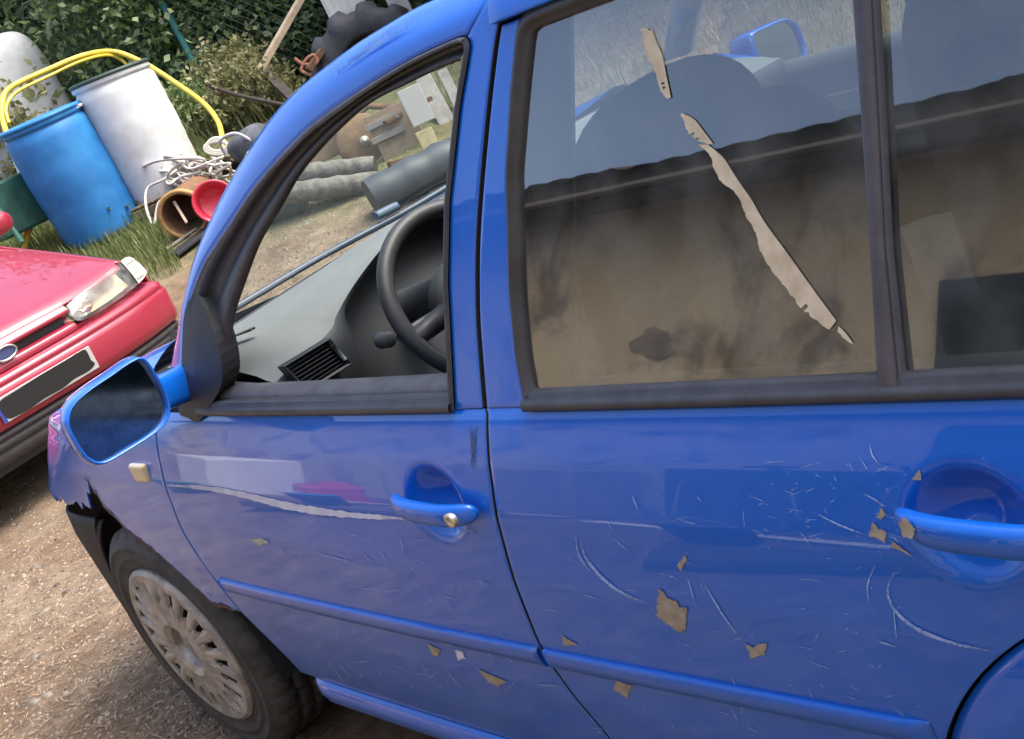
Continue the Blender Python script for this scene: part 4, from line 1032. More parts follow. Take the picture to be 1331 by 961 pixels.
# ------------------------------------------------------------------ red car
rc_d = np.array([-.303, .953, 0.]); rc_w = np.array([-.953, -.303, 0.])
_t = math.radians(7); rc_d, rc_w = rc_d*math.cos(_t)-rc_w*math.sin(_t), rc_w*math.cos(_t)+rc_d*math.sin(_t)
_p = math.radians(7); UP = np.array([0, 0, 1.]); rc_b = rc_w*math.cos(_p)+UP*math.sin(_p); rc_u = UP*math.cos(_p)-rc_w*math.sin(_p)
RC0 = np.array([-3.442, 1.016, 0.])-rc_d*.035
red = bpy.data.objects.new('red_car', None); COL.objects.link(red)
red.matrix_world = Matrix(((rc_d[0], rc_b[0], rc_u[0], RC0[0]), (rc_d[1], rc_b[1], rc_u[1], RC0[1]), (rc_d[2], rc_b[2], rc_u[2], RC0[2]), (0, 0, 0, 1)))
red['label'] = 'faded red car with clear headlamp parked nose towards the blue car'; red['category'] = 'car'
def nose(u): return .01+.125*abs(u/.84)**3
def sweep(prof, name, m, parent, um=.80, side=.55, N=60):
    path = []
    for i in range(N):
        u = -um+2*um*i/(N-1); path.append((u, nose(u)))
    c = nose(um)
    arc = [(um+.055*math.sin(a), c+.075*(1-math.cos(a))) for a in np.linspace(.2, math.pi/2, 6)]+[(.858, c+.2), (.862, c+side)]
    path = [(-u, b) for u, b in arc[::-1]]+path+arc
    P = np.array(path); T = np.gradient(P, axis=0); T /= np.linalg.norm(T, axis=1)[:, None]; Nn = np.stack([T[:, 1], -T[:, 0]], 1)
    V = []
    for p_, q_ in zip(P, Nn):
        for off, z in prof: V.append((p_[0]+q_[0]*off, p_[1]+q_[1]*off, z))
    return mesh(name, V, gridf(len(P), len(prof)), m, parent)
LOWP = mat('dark_bumper_plastic', (.035, .033, .036), .6, var=.2, scale=20)
bmp = sweep([(-.16, .648), (-.05, .645), (-.012, .636), (.004, .622), (.008, .606), (.002, .600), (.012, .594), (.020, .575), (.022, .47), (.016, .432), (0, .420), (-.03, .415)], 'front_bumper', RED, red)
sweep([(-.03, .416), (-.008, .412), (.004, .40), (.0, .385), (-.012, .380), (-.006, .37), (-.004, .345), (-.02, .338), (-.012, .325), (-.03, .27), (-.10, .25)], 'lower_valance', LOWP, red)
# bonnet
def rhood(u, b): 
    return .775+.235*min(b/1.25, 1.2)**.85-.045*abs(u/.74)**2.2
V = []; nu, nb = 50, 40
for i in range(nu):
    u = -.70+1.40*i/(nu-1); b0 = nose(u)+.075; 
    for j in range(nb):
        v = j/(nb-1); b = b0+(1.25-b0)*v; z = rhood(u, b)+(.028*abs(u/.7)**3)*(1-v)
        if v < .06: z -= .03*(1-v/.06)**2
        V.append((u*(1+.02*v), b, z))
hd = mesh('bonnet', V, gridf(nu, nb), RED, red); thick(hd, .012, .004)
# wings
for s in (-1, 1):
    V = []; nb = 40
    for j in range(nb):
        v = j/(nb-1); b = .215+(1.35-.215)*v
        z1 = rhood(.71, b)+.012*(1-v); arch = .66 if .50 < b < 1.10 else .3
        if .42 < b < 1.18: arch = .30+math.sqrt(max(.36**2-(b-.80)**2, .0))
        pr = [(.712+.012*v, z1), (.745, z1-.006), (.785, z1-.028), (.82, z1-.07), (.842, z1-.13), (.852, max(z1-.22, arch)), (.858, arch+.02), (.858, arch)]
        for u, z in pr: V.append((s*u, b, z))
    o = mesh('wing', V, gridf(nb, 8, flip=(s < 0)), RED, red); thick(o, -.008)
    # headlamp
    LENS = glass('lamp_lens', (.95, .92, .84), .8, .16) if 'lamp_lens' not in MATS else MATS['lamp_lens']
    ch = mat('lamp_reflector', (.60, .53, .38), .4, .4, var=.15, scale=9)
    def lamp_pts(o0=0.):
        out = []
        for u, zb, zt in ((.285, .705, .725), (.295, .685, .745), (.32, .673, .758), (.37, .667, .768), (.45, .665, .778), (.55, .667, .788), (.65, .672, .797), (.705, .675, .802)):
            out.append((u, zb, zt))
        return out
    def lampsurf(name, pts, off, m, par, bulge=.012):
        V = []
        for u, zb, zt in pts:
            for q in range(8):
                t = q/7; z = zb+(zt-zb)*t; V.append((s*u, nose(u)+.015+.055*t-bulge*math.sin(math.pi*t)+off, z))
        return mesh(name, V, gridf(len(pts), 8, flip=(s < 0)), m, par)
    ref = lampsurf('headlamp', lamp_pts(), .075, ch, red, -.03)
    lampsurf('lens', lamp_pts(), 0., LENS, ref)
    V, F = lathe_data([(.0, .03), (.03, .028), (.055, .005), (.06, -.012)], 24, 'y'); mesh('reflector_bowl', [(s*.385+v[0], nose(.385)+.085+v[1], .715+v[2]*.75) for v in V], F, mat('bowl_chrome', (.9, .9, .88), .12, 1.), ref)
    V, F = lathe_data([(.0, -.012), (.018, -.008), (.02, .02)], 16, 'y'); mesh('bulb_cap', [(s*.385+v[0], nose(.385)+.088+v[1], .715+v[2]) for v in V], F, ch, ref)
    ip = [(.715, .677, .803), (.74, .679, .805), (.765, .683, .804), (.79, .69, .795), (.808, .70, .775)]
    idl = lampsurf('indicator_lamp', ip, 0., mat('clear_indicator', (.45, .43, .38), .25, coat=.6), red, .008)
    for q in range(4):
        z = .70+.026*q; V, F = tube_data([(s*.725, nose(.725)+.02+.055*(q*.2+.1)-.006, z), (s*.76, nose(.76)+.018+.055*(q*.2+.1)-.006, z+.002), (s*.795, nose(.795)+.02+.055*(q*.2+.1)-.004, z+.002)], .004, 6); mesh('lens_rib', V, F, mat('lens_rib', (.5, .48, .42), .3), idl)
# grille panel, emblem, plate
V = []
for i in range(30):
    u = -.29+.58*i/29
    for off, z in ((.06, .772), (.035, .752), (.028, .735), (.045, .73), (.08, .715), (.08, .69), (.04, .682), (.025, .668), (.03, .645)): V.append((u, nose(u)+off, z))
gp = mesh('grille_panel', V, gridf(30, 9), RED, red)
box('grille_opening', (-.26, .26, .072, .09, .688, .722), DASHD, gp)
V, F = tube_data([(-.08+.055*math.cos(a), nose(0)+.018, .715+.03*math.sin(a)) for a in np.linspace(0, 2*math.pi, 33)[:-1]], .006, 8, True); em = mesh('emblem', V, F, mat('emblem_chrome', (.4, .4, .39), .35, .8), gp)
V = [(-.08+.052*math.cos(a), nose(0)+.020, .715+.027*math.sin(a)) for a in np.linspace(0, 2*math.pi, 33)[:-1]]; mesh('emblem_face', V, [tuple(range(32))], mat('emblem_blue', (.05, .07, .16), .3), em, smooth=False)
pl = box('licence_plate', (-.26, .26, -.022, -.014, .455, .568), mat('plate_white', (.38, .38, .36), .4), red, .002)
pl['label'] = 'white licence plate with its middle blacked out'
pts = [(-.235, .468), (-.250, .50), (-.245, .54), (-.225, .558), (-.15, .561), (.0, .565), (.12, .565), (.19, .567), (.232, .563), (.238, .535), (.236, .505), (.244, .480), (.20, .466), (.12, .469), (.05, .460), (-.05, .463), (-.13, .457), (-.19, .460)]
sp_ = [tuple(p) for p in smooth_path([(a, -.0235, b) for a, b in pts], 4, True)]
mesh('blacked_out_area', sp_, [tuple(range(len(sp_)))], mat('matt_black', (.008, .008, .008), .9), pl, smooth=False)
box('euro_band', (-.26, -.243, -.0232, -.022, .457, .566), mat('band_blue', (.02, .05, .3), .4), pl, 0)
# cabin behind (mostly out of the picture)
V = []
for i in range(20):
    for j in range(12):
        u, v = -1+2*i/19, j/11; V.append((u*(.70-.12*v), 1.22+.62*v-.06*(1-u*u)*(1-v), 1.0+.42*v))
mesh('windscreen', V, gridf(20, 12), WSGLASS, red)
V = []
for i in range(14):
    for j in range(20):
        u, v = -1+2*i/13, j/19; V.append((u*.58, 1.84+1.5*v, 1.42+.03*(1-u*u)-.05*v*v))
mesh('roof', V, gridf(14, 20), RED, red)
for s in (-1, 1):
    V = []
    for b in np.linspace(1.35, 3.9, 20):
        for z, u in ((.25, .82), (.5, .855), (.7, .855), (.95, .80), (.99, .78)): V.append((s*u, b, z))
    mesh('body_side', V, gridf(20, 5, flip=(s > 0)), RED, red)
    V, F = tube_data([(s*.72, 1.2, .98), (s*.60, 1.84, 1.41), (s*.60, 3.3, 1.38), (s*.76, 3.9, .98)], .035, 8); mesh('roof_pillar', V, F, RED, red)
    V, F = ellip((s*.93, 1.48, 1.02), (.10, .06, .065), 2.6, 20, 12); mesh('door_mirror', V, F, RED, red)
    tw, tf = lathe_data([(.17, .02), (.19, 0), (.28, -.008), (.295, .03), (.295, .15), (.28, .18)], 48, 'x')
    for b in (.80, 3.3):
        w_ = mesh('wheel', [(s*(.80-v[0]), b+v[1], .29+v[2]) for v in tw], tf, TYRE, red)
        V, F = lathe_data([(0, .03), (.15, .02), (.175, .01)], 32, 'x'); mesh('hubcap', [(s*(.80-v[0]), b+v[1], .29+v[2]) for v in V], F, SILV, w_)
box('underbody', (-.78, .78, .10, 3.8, .22, .40), DASHD, red)

# ------------------------------------------------------------------ barrels, tank, hose
def barrel(name, px, py, H, R, m, lidm, label, cat, tilt=(0, 0), bulge=.02, spin=0):
    q = hit(px, py); root = empty(name, (q[0], q[1], q[2]-.02), 0, label, cat); root.rotation_euler = (tilt[0], tilt[1], spin)
    pr = [(0, 0), (R*.86, 0), (R*.93, .012), (R*.955, .04)]
    for t in np.linspace(.08, .90, 16): pr.append((R*.955+bulge*math.sin(math.pi*(t-.05))**.8-(.004 if abs(t-.36) < .03 or abs(t-.66) < .03 else 0), H*t))
    pr += [(R*.94, H*.925), (R*.925, H*.94), (R*.975, H*.945), (R*.985, H*.955), (R*.985, H*.985), (R*.97, H*.99), (R*.93, H*.99)]
    V, F = lathe_data(pr, 56); mesh('body', V, F, m, root)
    lp = [(R*.985, H*.978), (R*1.01, H*.980), (R*1.012, H*1.0), (R*.97, H*1.008), (R*.90, H*1.0), (R*.55, H*.998), (0, H*.998)]
    V, F = lathe_data(lp, 56); mesh('lid', V, F, lidm, root)
    return root
BBL = mat('blue_drum_plastic', (.012, .135, .37), .55, col2=(.025, .20, .47), scale=4)
WBL = mat('white_drum_plastic', (.48, .50, .48), .5, col2=(.64, .67, .67), scale=3.5, detail=9)
b1 = barrel('blue_barrel', 139, 303, .90, .285, BBL, BBL, 'blue plastic drum standing on the grass behind the red car', 'barrel', (0.02, .05))
for a, h in ((.9, .80), (2.6, .79)):
    V, F = tube_data([(.29*math.cos(a+t), .29*math.sin(a+t), .872) for t in np.linspace(-.18, .18, 7)], .012, 6); mesh('lid_clip', V, F, WHITE, b1)
barrel('white_barrel', 222, 252, .93, .285, WBL, mat('dark_green_lid', (.03, .055, .045), .6), 'white plastic drum with dark green lid beside the blue drum', 'barrel', (-.03, .02))
q = at(22, 150, 11.6); tz = ground_z(q[0], q[1])
tk = empty('white_tank', (q[0], q[1], tz), 0, 'white plastic water tank half hidden by branches at the left edge', 'tank')
V, F = ellip((0, 0, .68), (.40, .40, .75), 5, 40, 24); mesh('body', V, F, mat('tank_white', (.42, .44, .43), .6, var=.15, scale=4), tk)
V, F = lathe_data([(0, 1.48), (.12, 1.48), (.13, 1.46), (.13, 1.40)], 24); mesh('cap', V, F, WHITE, tk)
YEL = mat('yellow_hose_plastic', (.62, .47, .05), .45, var=.12, scale=12)
def hp(lst): return [at(x, y, D) for x, y, D in lst]
tube('yellow_hose', smooth_path(hp([(30, 330, 9.2), (38, 290, 9.2), (36, 250, 9.2), (22, 205, 9.25), (6, 165, 9.3), (3, 135, 9.4), (14, 114, 9.5), (60, 92, 9.7), (110, 72, 9.9), (150, 68, 10.1), (190, 84, 10.1), (228, 108, 10.05), (264, 134, 9.95), (283, 158, 9.85), (289, 182, 9.75), (288, 200, 9.7)]), 8), .021, YEL, n=10, label='thick yellow hose arching over the blue and white barrels', cat='hose')
tube('yellow_hose', smooth_path(hp([(12, 160, 9.3), (8, 140, 9.35), (22, 120, 9.45), (62, 100, 9.6), (105, 80, 9.8), (140, 72, 10.05), (160, 80, 10.15), (172, 96, 10.1), (178, 108, 10.0)]), 8), .012, YEL, n=10, label='thinner yellow hose running under the thick one towards the white barrel', cat='hose')
tube('white_pipe', [at(4, 175, 9.2), at(34, 245, 9.2), at(40, 300, 9.2)], .012, WHITE, label='thin white pipe leaning at the left side of the blue barrel', cat='pipe')
# green cart behind the red car's mirror
q = at(-14, 268, 9.0); gc = empty('green_cart', tuple(q-np.array([0, 0, .3])), 0, 'dark green metal cart behind the red car at the left edge', 'cart')
GM = mat('green_metal', (.02, .09, .06), .5, var=.3, scale=10)
box('tray', (-.35, .10, -.05, .30, .05, .42), GM, gc, .02); V, F = tube_data([(.10, 0, .40), (.22, -.02, .22), (.30, -.03, 0)], .016, 8); mesh('leg', V, F, GM, gc)

# ------------------------------------------------------------------ junk heap beside the barrels
WOOD = mat('old_wood', (.16, .115, .075), .9, col2=(.28, .21, .14), scale=8, bump=.3, bscale=60)
PWOOD = mat('pale_wood', (.42, .33, .22), .85, var=.2, scale=10)
DWOOD = mat('dark_wood', (.055, .043, .033), .9, var=.3, scale=10)
def beam(name, a, b, w, t, m, label, cat='plank', group=None):
    a, b = Vector(a), Vector(b); L = (b-a).length; M = orient(a, b-a); V, F = boxd(-w/2, w/2, -t/2, t/2, 0, L)
    o = mesh(name, [M @ Vector(v) for v in V], F, m, None, False, label=label, cat=cat, group=group); q = o.modifiers.new('bevel', 'BEVEL'); q.width = min(w, t)*.12; q.segments = 2; return o
# lying rusty drum with open end
_D = gd(240, 305)-.12; q = at(238, 279, _D); axis = Vector(at(268, 240, _D+.6))-Vector(q); axis.z *= .3; axis.normalize()
M = orient(q, axis); root = empty('rusty_drum', tuple(hit(238, 306)), 0, 'small rusty open drum lying under the cable heap', 'drum')
RB = mat('rust_brown', (.20, .10, .045), .85, col2=(.11, .06, .035), scale=12); inv = Matrix.Translation(-root.location)
V, F = lathe_data([(.02, .30), (.13, .30), (.135, .02), (.150, .0), (.165, .0), (.165, .03), (.155, .05), (.158, .45), (.15, .5), (0, .5)], 40); mesh('body', [inv @ M @ Vector(v) for v in V], F, RB, root)
V, F = lathe_data([(.137, -.002), (.152, -.010), (.168, -.002), (.168, .02)], 40); mesh('rim', [inv @ M @ Vector(v) for v in V], F, mat('ochre_rim', (.36, .21, .07), .7, var=.3, scale=12), root)
beam('stick', at(226, 262, _D), at(243, 290, _D-.02), .018, .015, PWOOD, 'short pale stick inside the open rusty drum', 'stick')
# crate under the cables
q = at(240, 245, 9.25); cr = empty('wooden_crate', (q[0], q[1], q[2]-.22), .6, 'brown wooden crate buried under the white cables', 'crate')
for k in range(3): box('side_board', (-.34, .34, -.26, -.24, .01+.075*k, .07+.075*k), WOOD, cr); box('side_board', (-.34, .34, .24, .26, .01+.075*k, .07+.075*k), WOOD, cr)
for k in range(6): box('top_board', (-.34+.115*k, -.235+.115*k, -.25, .25, .23, .245), WOOD, cr)
# white cable tangle
def tangle(cx, cy, D, nloop, rx, ry, seed):
    r_ = random.Random(seed); pts = []
    for k in range(nloop*9):
        a = k*.70+r_.uniform(-.25, .25); e = r_.uniform(.45, 1.1); j = (r_.gauss(0, 12), r_.gauss(0, 4))
        pts.append(at(cx+rx*e*math.cos(a)+j[0], cy+ry*e*math.sin(a)-.35*rx*e*math.cos(a)*0+j[1], D+.12*math.sin(a*.9)+r_.uniform(-.08, .08)))
    return smooth_path(pts, 6)
CAB = mat('white_cable_plastic', (.46, .44, .40), .5, var=.1, scale=8)
tube('white_cable', tangle(240, 226, 9.05, 5, 42, 22, 3), .011, CAB, n=7, label='thick white cable tangled on the brown crate', cat='cable')
tube('white_cable', tangle(265, 222, 9.0, 5, 34, 20, 9), .009, CAB, n=7, label='thinner white cable tangled at the right of the heap', cat='cable')
tube('white_cable', smooth_path([at(*p) for p in ((192, 208, 9.1), (200, 200, 9.1), (225, 199, 9.15), (245, 207, 9.2), (215, 232, 9.0), (192, 245, 9.0), (190, 270, 8.95), (200, 292, 8.9), (208, 262, 8.95), (235, 262, 9.0))], 8), .010, CAB, n=7, label='loose white cable loop hanging off the heap towards the grass', cat='cable')
tube('rope_coil', smooth_path([at(282+17*math.cos(a)*(1-.02*a), 194+8*math.sin(a)-a*.35, 9.3) for a in np.linspace(0, 18, 50)], 3), .014, mat('pale_rope', (.5, .48, .40), .9), n=7, label='coil of pale rope beside the grey bag', cat='rope')
# red basin
q = at(279, 262, _D-.1); M = orient(q, CAM-q+np.array([0, 0, .6])); rb_ = lathe_data([(0, -.10), (.09, -.10), (.10, -.09), (.125, .0), (.140, .002), (.142, -.006), (.13, -.008), (.105, -.105), (0, -.11)], 40)
mesh('red_basin', *xform(rb_, M), mat('red_plastic', (.55, .03, .06), .35, coat=.2), label='bright red plastic basin tipped up against the cable heap', cat='basin')
beam('black_board', at(224, 333, gd(224, 336)-.03), at(272, 296, gd(272, 300)-.03), .20, .02, mat('black_rubber_board', (.02, .021, .024), .5, var=.3, scale=9), 'black rubber board lying in front of the rusty drum', 'board')
beam('grey_lath', at(207, 330, gd(207, 332)-.03), at(255, 297, gd(255, 299)-.03), .02, .012, mat('grey_lath', (.25, .23, .2), .8), 'thin grey lath lying along the black board', 'lath')
q = at(327, 190, 9.3); V, F = ellip((0, 0, 0), (.17, .14, .13), 2.6, 36, 24)
V = [(v[0]*(1+.10*math.sin(9*v[2]+5*v[0])), v[1], v[2]*(1+.12*math.sin(11*v[0]+7*v[1]))) for v in V]; bagr = empty('grey_bag', tuple(q), .4, 'dark grey canvas bag lying behind the red basin', 'bag'); mesh('body', V, F, mat('grey_canvas', (.075, .085, .10), .9, var=.4, scale=8), bagr)
V, F = tube_data(smooth_path([(-.14, -.12, .02), (-.10, -.16, .12), (.05, -.15, .13), (.12, -.1, .02)], 5), .012, 6); mesh('strap', V, F, mat('pale_strap', (.40, .40, .45), .8), bagr)
for k, (a, b, lb) in enumerate((((258, 212), (320, 200), 'brown board lying behind the white cables'), ((205, 246), (262, 232), 'brown board sticking out under the cable heap'), ((288, 205), (318, 222), 'short brown board beside the grey bag'))):
    beam('scrap_board', at(*a, 9.35), at(*b, 9.45), .10, .02, WOOD, lb, 'board')

# leaning timber, stick, poppy, fence, tractor tyre, panels
beam('pale_plank', at(338, 92, 10.3), at(402, -20, 10.5), .085, .05, PWOOD, 'pale squared timber leaning up to the right at the top', 'plank')
beam('dark_plank', at(340, 90, 10.35), at(412, 158, 9.6), .075, .05, DWOOD, 'dark timber running down right from the pale plank foot', 'plank')
tube('dark_stick', smooth_path([at(268, 110, 10.2), at(310, 124, 10.1), (at(372, 137, 9.9))], 5), .016, DWOOD, label='dark thin stick lying across the dry grass by the hedge', cat='stick')
q = at(287, 128, 10.3); pp = empty('poppy_flower', tuple(q), 0, 'single red poppy flower in the dry grass near the hose end', 'flower')
for k in range(5):
    a = 2*math.pi*k/5; V = [(0, 0, 0), (.05*math.cos(a-.6), .05*math.sin(a-.6), .02), (.07*math.cos(a), .07*math.sin(a), .03), (.05*math.cos(a+.6), .05*math.sin(a+.6), .02)]; mesh('petal', V, [(0, 1, 2, 3)], mat('poppy_red', (.65, .05, .02), .6), pp)
V, F = tube_data([(0, 0, 0), (.02, .01, -.2), (0, 0, -.45)], .005, 5); mesh('stem', V, F, LEAF_N, pp)
# chain link fence
fa, fb = at(60, 60, 11.3), at(640, 60, 11.0)
fence = empty('chain_link_fence', (fa[0], fa[1], ground_z(fa[0], fa[1])), 0, 'green wire mesh fence in front of the hedge', 'fence'); fd_ = (fb-fa); fd_[2] = 0; FL = np.linalg.norm(fd_); fd_ /= FL
parts = []; FH = 1.55; stp = .085
WIRE = mat('green_wire', (.05, .11, .085), .5)
n_ = int((FL+FH)/stp)
for k in range(n_):
    for sgn in (1, -1):
        s0 = k*stp-FH if sgn > 0 else k*stp; p0 = [s0, 0.]; p1 = [s0+sgn*FH, FH]
        if sgn < 0 and p1[0] < 0: t = s0/FH; p1 = [0, FH*t]
        if sgn > 0 and p0[0] < 0: p0 = [0, -s0]
        if p0[0] > FL or p1[0] > FL: continue
        a, b = (Vector((fd_[0]*p[0], fd_[1]*p[0], p[1])) for p in (p0, p1)); parts.append(tube_data([a, b], .0022, 3, caps=False))
V, F = joinvf(parts); o = mesh('wire_mesh', V, F, WIRE, fence); o['kind'] = 'stuff'
for s in (1.15, 3.1): 
    V, F = tube_data([(fd_[0]*s, fd_[1]*s, -.2), (fd_[0]*s, fd_[1]*s, 1.62)], .03, 10); mesh('post', V, F, mat('teal_post', (.05, .20, .19), .5), fence)
V, F = tube_data([(0, 0, 1.55), tuple(fd_*FL+np.array([0, 0, 1.55]))], .006, 5); mesh('top_wire', V, F, WIRE, fence)
# tractor tyre
q = at(492, 92, 10.2); M = orient(q, CAM-q+np.array([.6, 0, .35])); R_ = .50; V = []
pr = [(.27, -.12), (.30, -.15), (.40, -.16), (.46, -.13), (.475, -.06), (.48, 0), (.475, .06), (.46, .13), (.40, .16), (.30, .15), (.27, .12), (.30, .10), (.42, .09), (.42, -.09), (.30, -.10)]
n_ = 96
for k in range(n_):
    a = 2*math.pi*k/n_
    for j, (r, h) in enumerate(pr):
        g = 0
        if 2 <= j <= 8:
            if ((k+(6-abs(j-5))*1) % 8) < 3: g = .05
        V.append(((r+g)*math.cos(a), (r+g)*math.sin(a), h))
tt = empty('tractor_tyre', tuple(q), 0, 'big black lugged tractor tyre leaning behind the blue car roof', 'tyre'); mesh('tread', [M.to_3x3() @ Vector(v) for v in V], gridf(n_, len(pr), closeu=True, closev=True), mat('tractor_rubber', (.03, .033, .042), .75, var=.3, scale=7), tt)
# white ribbed panels
def panel_sheet(name, px, py, D, w, h, m, label, tilt=.0, cat='panel', ribs=0):
    q = at(px, py, D); d = CAM-q; yaw = math.atan2(d[1], d[0])+math.pi/2; root = empty(name, tuple(q), yaw, label, cat); root.rotation_euler = (tilt, 0, yaw)
    box('sheet', (-w/2, w/2, -.01, .01, 0, h), m, root)
    for k in range(ribs): x = -w/2+w*(k+.5)/ribs; box('rib', (x-.006, x+.006, -.02, -.009, .01, h-.01), m, root, .002)
    return root
panel_sheet('ribbed_sheet', 468, 46, 10.5, .32, .55, mat('white_panel_paint', (.55, .54, .50), .6, var=.1), 'white ribbed panel standing behind the tractor tyre', -.15, ribs=6)
panel_sheet('grey_board', 530, 30, 10.4, .16, .5, mat('grey_panel', (.38, .35, .33), .7, var=.2), 'narrow grey board standing right of the white ribbed panel', -.1)
tube('bent_wire', smooth_path([at(*p, 9.9) for p in ((383, 76), (395, 84), (412, 82), (408, 72), (398, 78), (392, 92), (405, 98))], 6), .014, mat('rusty_wire', (.24, .10, .06), .8), n=7, label='rusty bent metal wire at the foot of the tractor tyre', cat='wire')
beam('rusty_bar', at(400, 92, 9.9), at(418, 66, 9.95), .08, .05, RUST, 'small rusty iron bar beside the bent wire', 'bar')
# things seen through the driver window
ROLL = mat('grey_felt_roll', (.13, .125, .105), .9, var=.45, scale=14, bump=.8, bscale=40)
def log(name, a, b, r, m, label, endm=None):
    a, b = Vector(a), Vector(b); L = (b-a).length; M = orient(a, b-a); root = empty(name, tuple(a), 0, label, 'roll'); R3 = M.to_3x3()
    pr_ = [(r*.96, 0)]+[(r*(1+.05*math.sin(k*1.7)+.03*math.sin(k*4.1)), L*k/14) for k in range(1, 14)]+[(r*.96, L)]
    V, F = lathe_data(pr_, 28); mesh('body', [R3 @ Vector(v) for v in V], F, m, root)
    for zc in (0, L):
        V, F = lathe_data([(0, 0), (r*.3, .004), (r*.5, -.004), (r*.8, .004), (r*.965, 0)], 24); mesh('end', [R3 @ Vector((v[0], v[1], v[2]+zc)) for v in V], F, endm or m, root)
    return root
_D = gd(440, 262); log('felt_roll', at(374, 228, _D), at(488, 215, _D), .060, ROLL, 'upper grey roll lying in the yard beyond the windscreen', DWOOD)
log('felt_roll', at(370, 252, _D-.05), at(493, 236, _D-.05), .066, ROLL, 'lower grey roll lying directly under the other one', DWOOD)
TARP = mat('blue_grey_tarp', (.028, .040, .050), .55, var=.3, scale=6)
_T = gd(520, 275); log('tarp_roll', at(482, 258, _T), at(640, 178, _T+.25), .115, TARP, 'thick dark tarpaulin roll in front of the grey planks'); _T = gd(370, 285); log('tarp_roll', at(320, 275, _T), at(392, 255, _T-.05), .105, TARP, 'dark tarpaulin roll at the left end of the grey rolls')
_D = gd(480, 214); q = at(474, 184, _D); M = orient(q, CAM-q+np.array([.3, .5, .2])); wd = empty('brown_disc', tuple(q), 0, 'round brown wooden disc with a metal hub beyond the windscreen', 'disc'); R3 = M.to_3x3()
V, F = lathe_data([(0, .02), (.17, .02), (.178, .012), (.18, -.02), (0, -.02)], 40); mesh('plate', [R3 @ Vector(v) for v in V], F, mat('brown_ply', (.24, .15, .075), .85, col2=(.11, .07, .04), scale=9), wd)
V, F = lathe_data([(0, .05), (.012, .05), (.014, .03), (.03, .032), (.035, .022)], 20); mesh('hub', [R3 @ Vector(v) for v in V], F, mat('hub_metal', (.4, .38, .33), .5, .6), wd)
panel_sheet('brown_board', 436, 203, _D+.1, .40, .30, mat('brown_ply2', (.20, .125, .065), .85, col2=(.10, .065, .04), scale=8), 'square brown board left of the round wooden disc', -.2, 'board')
pb = panel_sheet('brown_pallet', 532, 205, _D-.05, .30, .34, WOOD, 'brown wooden pallet right of the round disc', -.15, 'pallet')
for k in range(2): box('slat', (-.17, .06, -.035, -.012, .16+.09*k, .20+.09*k), mat('grey_slat', (.17, .165, .15), .8), pb)
panel_sheet('white_card', 552, 160, _D-.15, .15, .24, mat('white_card', (.42, .42, .39), .7), 'white card leaning on the pallet beyond the windscreen', -.1, 'card')
panel_sheet('yellow_tile', 562, 194, _D-.2, .11, .13, mat('yellow_tile', (.45, .38, .20), .7, var=.25, scale=12), 'small yellowish tile leaning before the grey planks', -.1, 'tile')
beam('grey_plank', at(606, 205, _D), at(545, 92, _D+.25), .11, .03, mat('grey_plank', (.22, .21, .19), .9, var=.25, scale=12), 'wide grey plank leaning behind the white card', 'plank'); beam('grey_plank', at(622, 190, _D), at(575, 92, _D+.25), .07, .03, mat('grey_plank', (.2, .2, .2)), 'narrow grey plank leaning right of the wide one', 'plank')
_D = gd(480, 214)
for k, (a, b, lb) in enumerate((((398, 205), (452, 150), 'rusty flat iron leaning left of the round disc'), ((500, 160), (560, 128), 'rusty flat iron lying on top of the pallet'), ((415, 215), (500, 208), 'rusty flat iron on the ground above the grey rolls'), ((505, 214), (590, 190), 'rusty flat iron lying before the pallet'))):
    beam('flat_iron', at(*a, _D-.12-.03*k), at(*b, _D+.05), .045, .03, RUST, lb, 'iron bar')
tube('rusty_pipe', [at(440, 170, _D+.1), at(478, 138, _D+.15), at(520, 140, _D+.1)], .022, RB, label='bent rusty pipe behind the round disc', cat='pipe')

# ------------------------------------------------------------------ clutter out of view, added to give the blue doors something to reflect
WS = mat('added_clutter_white', (.7, .7, .68), .5)
def prop(name, b, m, label, cat, rz=0.):
    cx, cy = (b[0]+b[1])/2, (b[2]+b[3])/2; o = box(name, (b[0]-cx, b[1]-cx, b[2]-cy, b[3]-cy, b[4], b[5]), m, None, .02, label=label, cat=cat); o.location = (cx, cy, 0); o.rotation_euler = (0, 0, rz); return o
for (b, m, n_, lb, ct, rz) in (((-4.9, -3.6, -2.35, -1.75, 0, .55), WS, 'added_white_chest', 'low white chest added out of view to mirror in the front door', 'chest', .2),  # white chest and red crate stand in for a reflected pale car
        ((-3.3, -2.9, -2.3, -1.95, 0, .38), mat('added_red_crate_plastic', (.5, .03, .04), .4), 'added_red_crate', 'red plastic crate added out of view to mirror in the front door', 'crate', .3),
        ((-2.4, -1.4, -2.9, -2.5, 0, .6), WOOD, 'added_firewood_box', 'brown firewood box added out of view against the house wall', 'box', 0),
        ((-.9, .1, -2.9, -2.6, 0, .75), DWOOD, 'added_dark_bench', 'dark wooden bench box added out of view against the house wall', 'bench', 0)):
    prop(n_, b, m, lb, ct, rz)
bic = empty('bicycle', (.35, -2.1, 0), .15, 'dark bicycle added out of view by the house, mirrored in the rear door', 'bicycle')
for x in (-.52, .52):
    V, F = tube_data([(x+.33*math.cos(a), 0, .34+.33*math.sin(a)) for a in np.linspace(0, 2*math.pi, 41)[:-1]], .02, 8, True); w_ = mesh('wheel', V, F, TYRE, bic)
    V, F = tube_data([(x+.305*math.cos(a), 0, .34+.305*math.sin(a)) for a in np.linspace(0, 2*math.pi, 41)[:-1]], .008, 6, True); mesh('rim', V, F, mat('bike_chrome', (.8, .8, .8), .2, .9), w_)
BF = mat('bike_frame', (.03, .04, .05), .3)
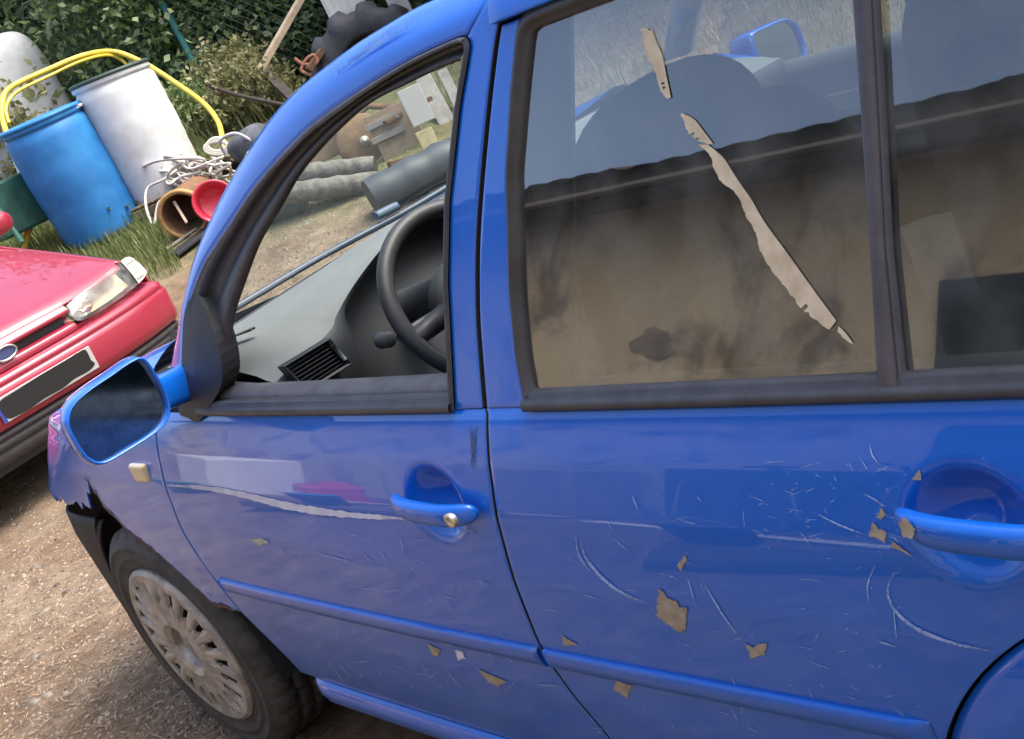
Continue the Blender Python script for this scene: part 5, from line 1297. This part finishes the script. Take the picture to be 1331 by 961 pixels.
for k, (a, b) in enumerate((((-.52, .34), (-.12, .34)), ((-.12, .34), (-.22, .82)), ((-.2, .76), (.36, .78)), ((-.12, .34), (.38, .70)), ((-.52, .34), (-.2, .76)), ((.52, .34), (.36, .92)))):
    V, F = tube_data([(a[0], 0, a[1]), (b[0], 0, b[1])], .016, 8); mesh('frame_tube', V, F, BF, bic)
V, F = ellip((-.24, 0, .86), (.13, .07, .03), 2.4, 16, 10); mesh('saddle', V, F, BLK, bic)
V, F = tube_data(smooth_path([(.42, -.26, .98), (.36, -.1, 1.0), (.34, 0, .95), (.36, .1, 1.0), (.42, .26, .98)], 5), .012, 8); mesh('handlebar', V, F, BF, bic)

for k, (x, y, m, n_, lb, ct) in enumerate(((-1.2, -1.75, WS, 'added_white_bucket', 'white bucket added out of view, mirrored in the blue doors', 'bucket'), (-2.3, -1.6, BBL, 'added_blue_bucket', 'blue bucket added out of view, mirrored in the front door', 'bucket'), (.3, -1.55, TYRE, 'added_black_bucket', 'black bucket added out of view, mirrored in the rear door', 'bucket'), (-3.6, -1.35, mat('green_plastic', (.05, .2, .08), .5), 'added_green_bucket', 'green bucket added out of view furthest along the yard, mirrored in the front door', 'bucket'))):  # unseen buckets, put in to fill the door reflections
    r_ = empty(n_, (x, y, ground_z(x, y)), 0, lb, ct); V, F = lathe_data([(0, .01), (.11, .01), (.115, 0), (.15, .30), (.158, .30), (.158, .31), (.148, .31), (.11, .02)], 32); mesh('body', V, F, m, r_)
    V, F = tube_data([(.153*math.cos(a), .02, .30+.15*math.sin(a)) for a in np.linspace(0, math.pi, 15)], .004, 6); mesh('handle', V, F, SILV, r_)
for k, (a, b, m, lb) in enumerate((((-3.2, -1.9, .03), (-1.3, -2.3, .05), PWOOD, 'pale plank added out of view beside the white bucket'), ((-.9, -2.1, .03), (.8, -1.75, .04), WS, 'white plank added out of view by the bicycle'), ((.2, -1.35, .02), (1.3, -1.5, .03), DWOOD, 'dark plank added out of view near the black bucket'), ((-2.6, -1.3, .03), (-1.0, -1.5, .03), DWOOD, 'dark plank added out of view near the blue bucket'), ((.9, -2.6, .02), (1.1, -2.95, 1.6), PWOOD, 'pale plank added out of view, leaning on the house wall'))):  # unseen planks, put in for the same door reflections
    beam('added_yard_plank', a, b, .14, .03, m, lb)
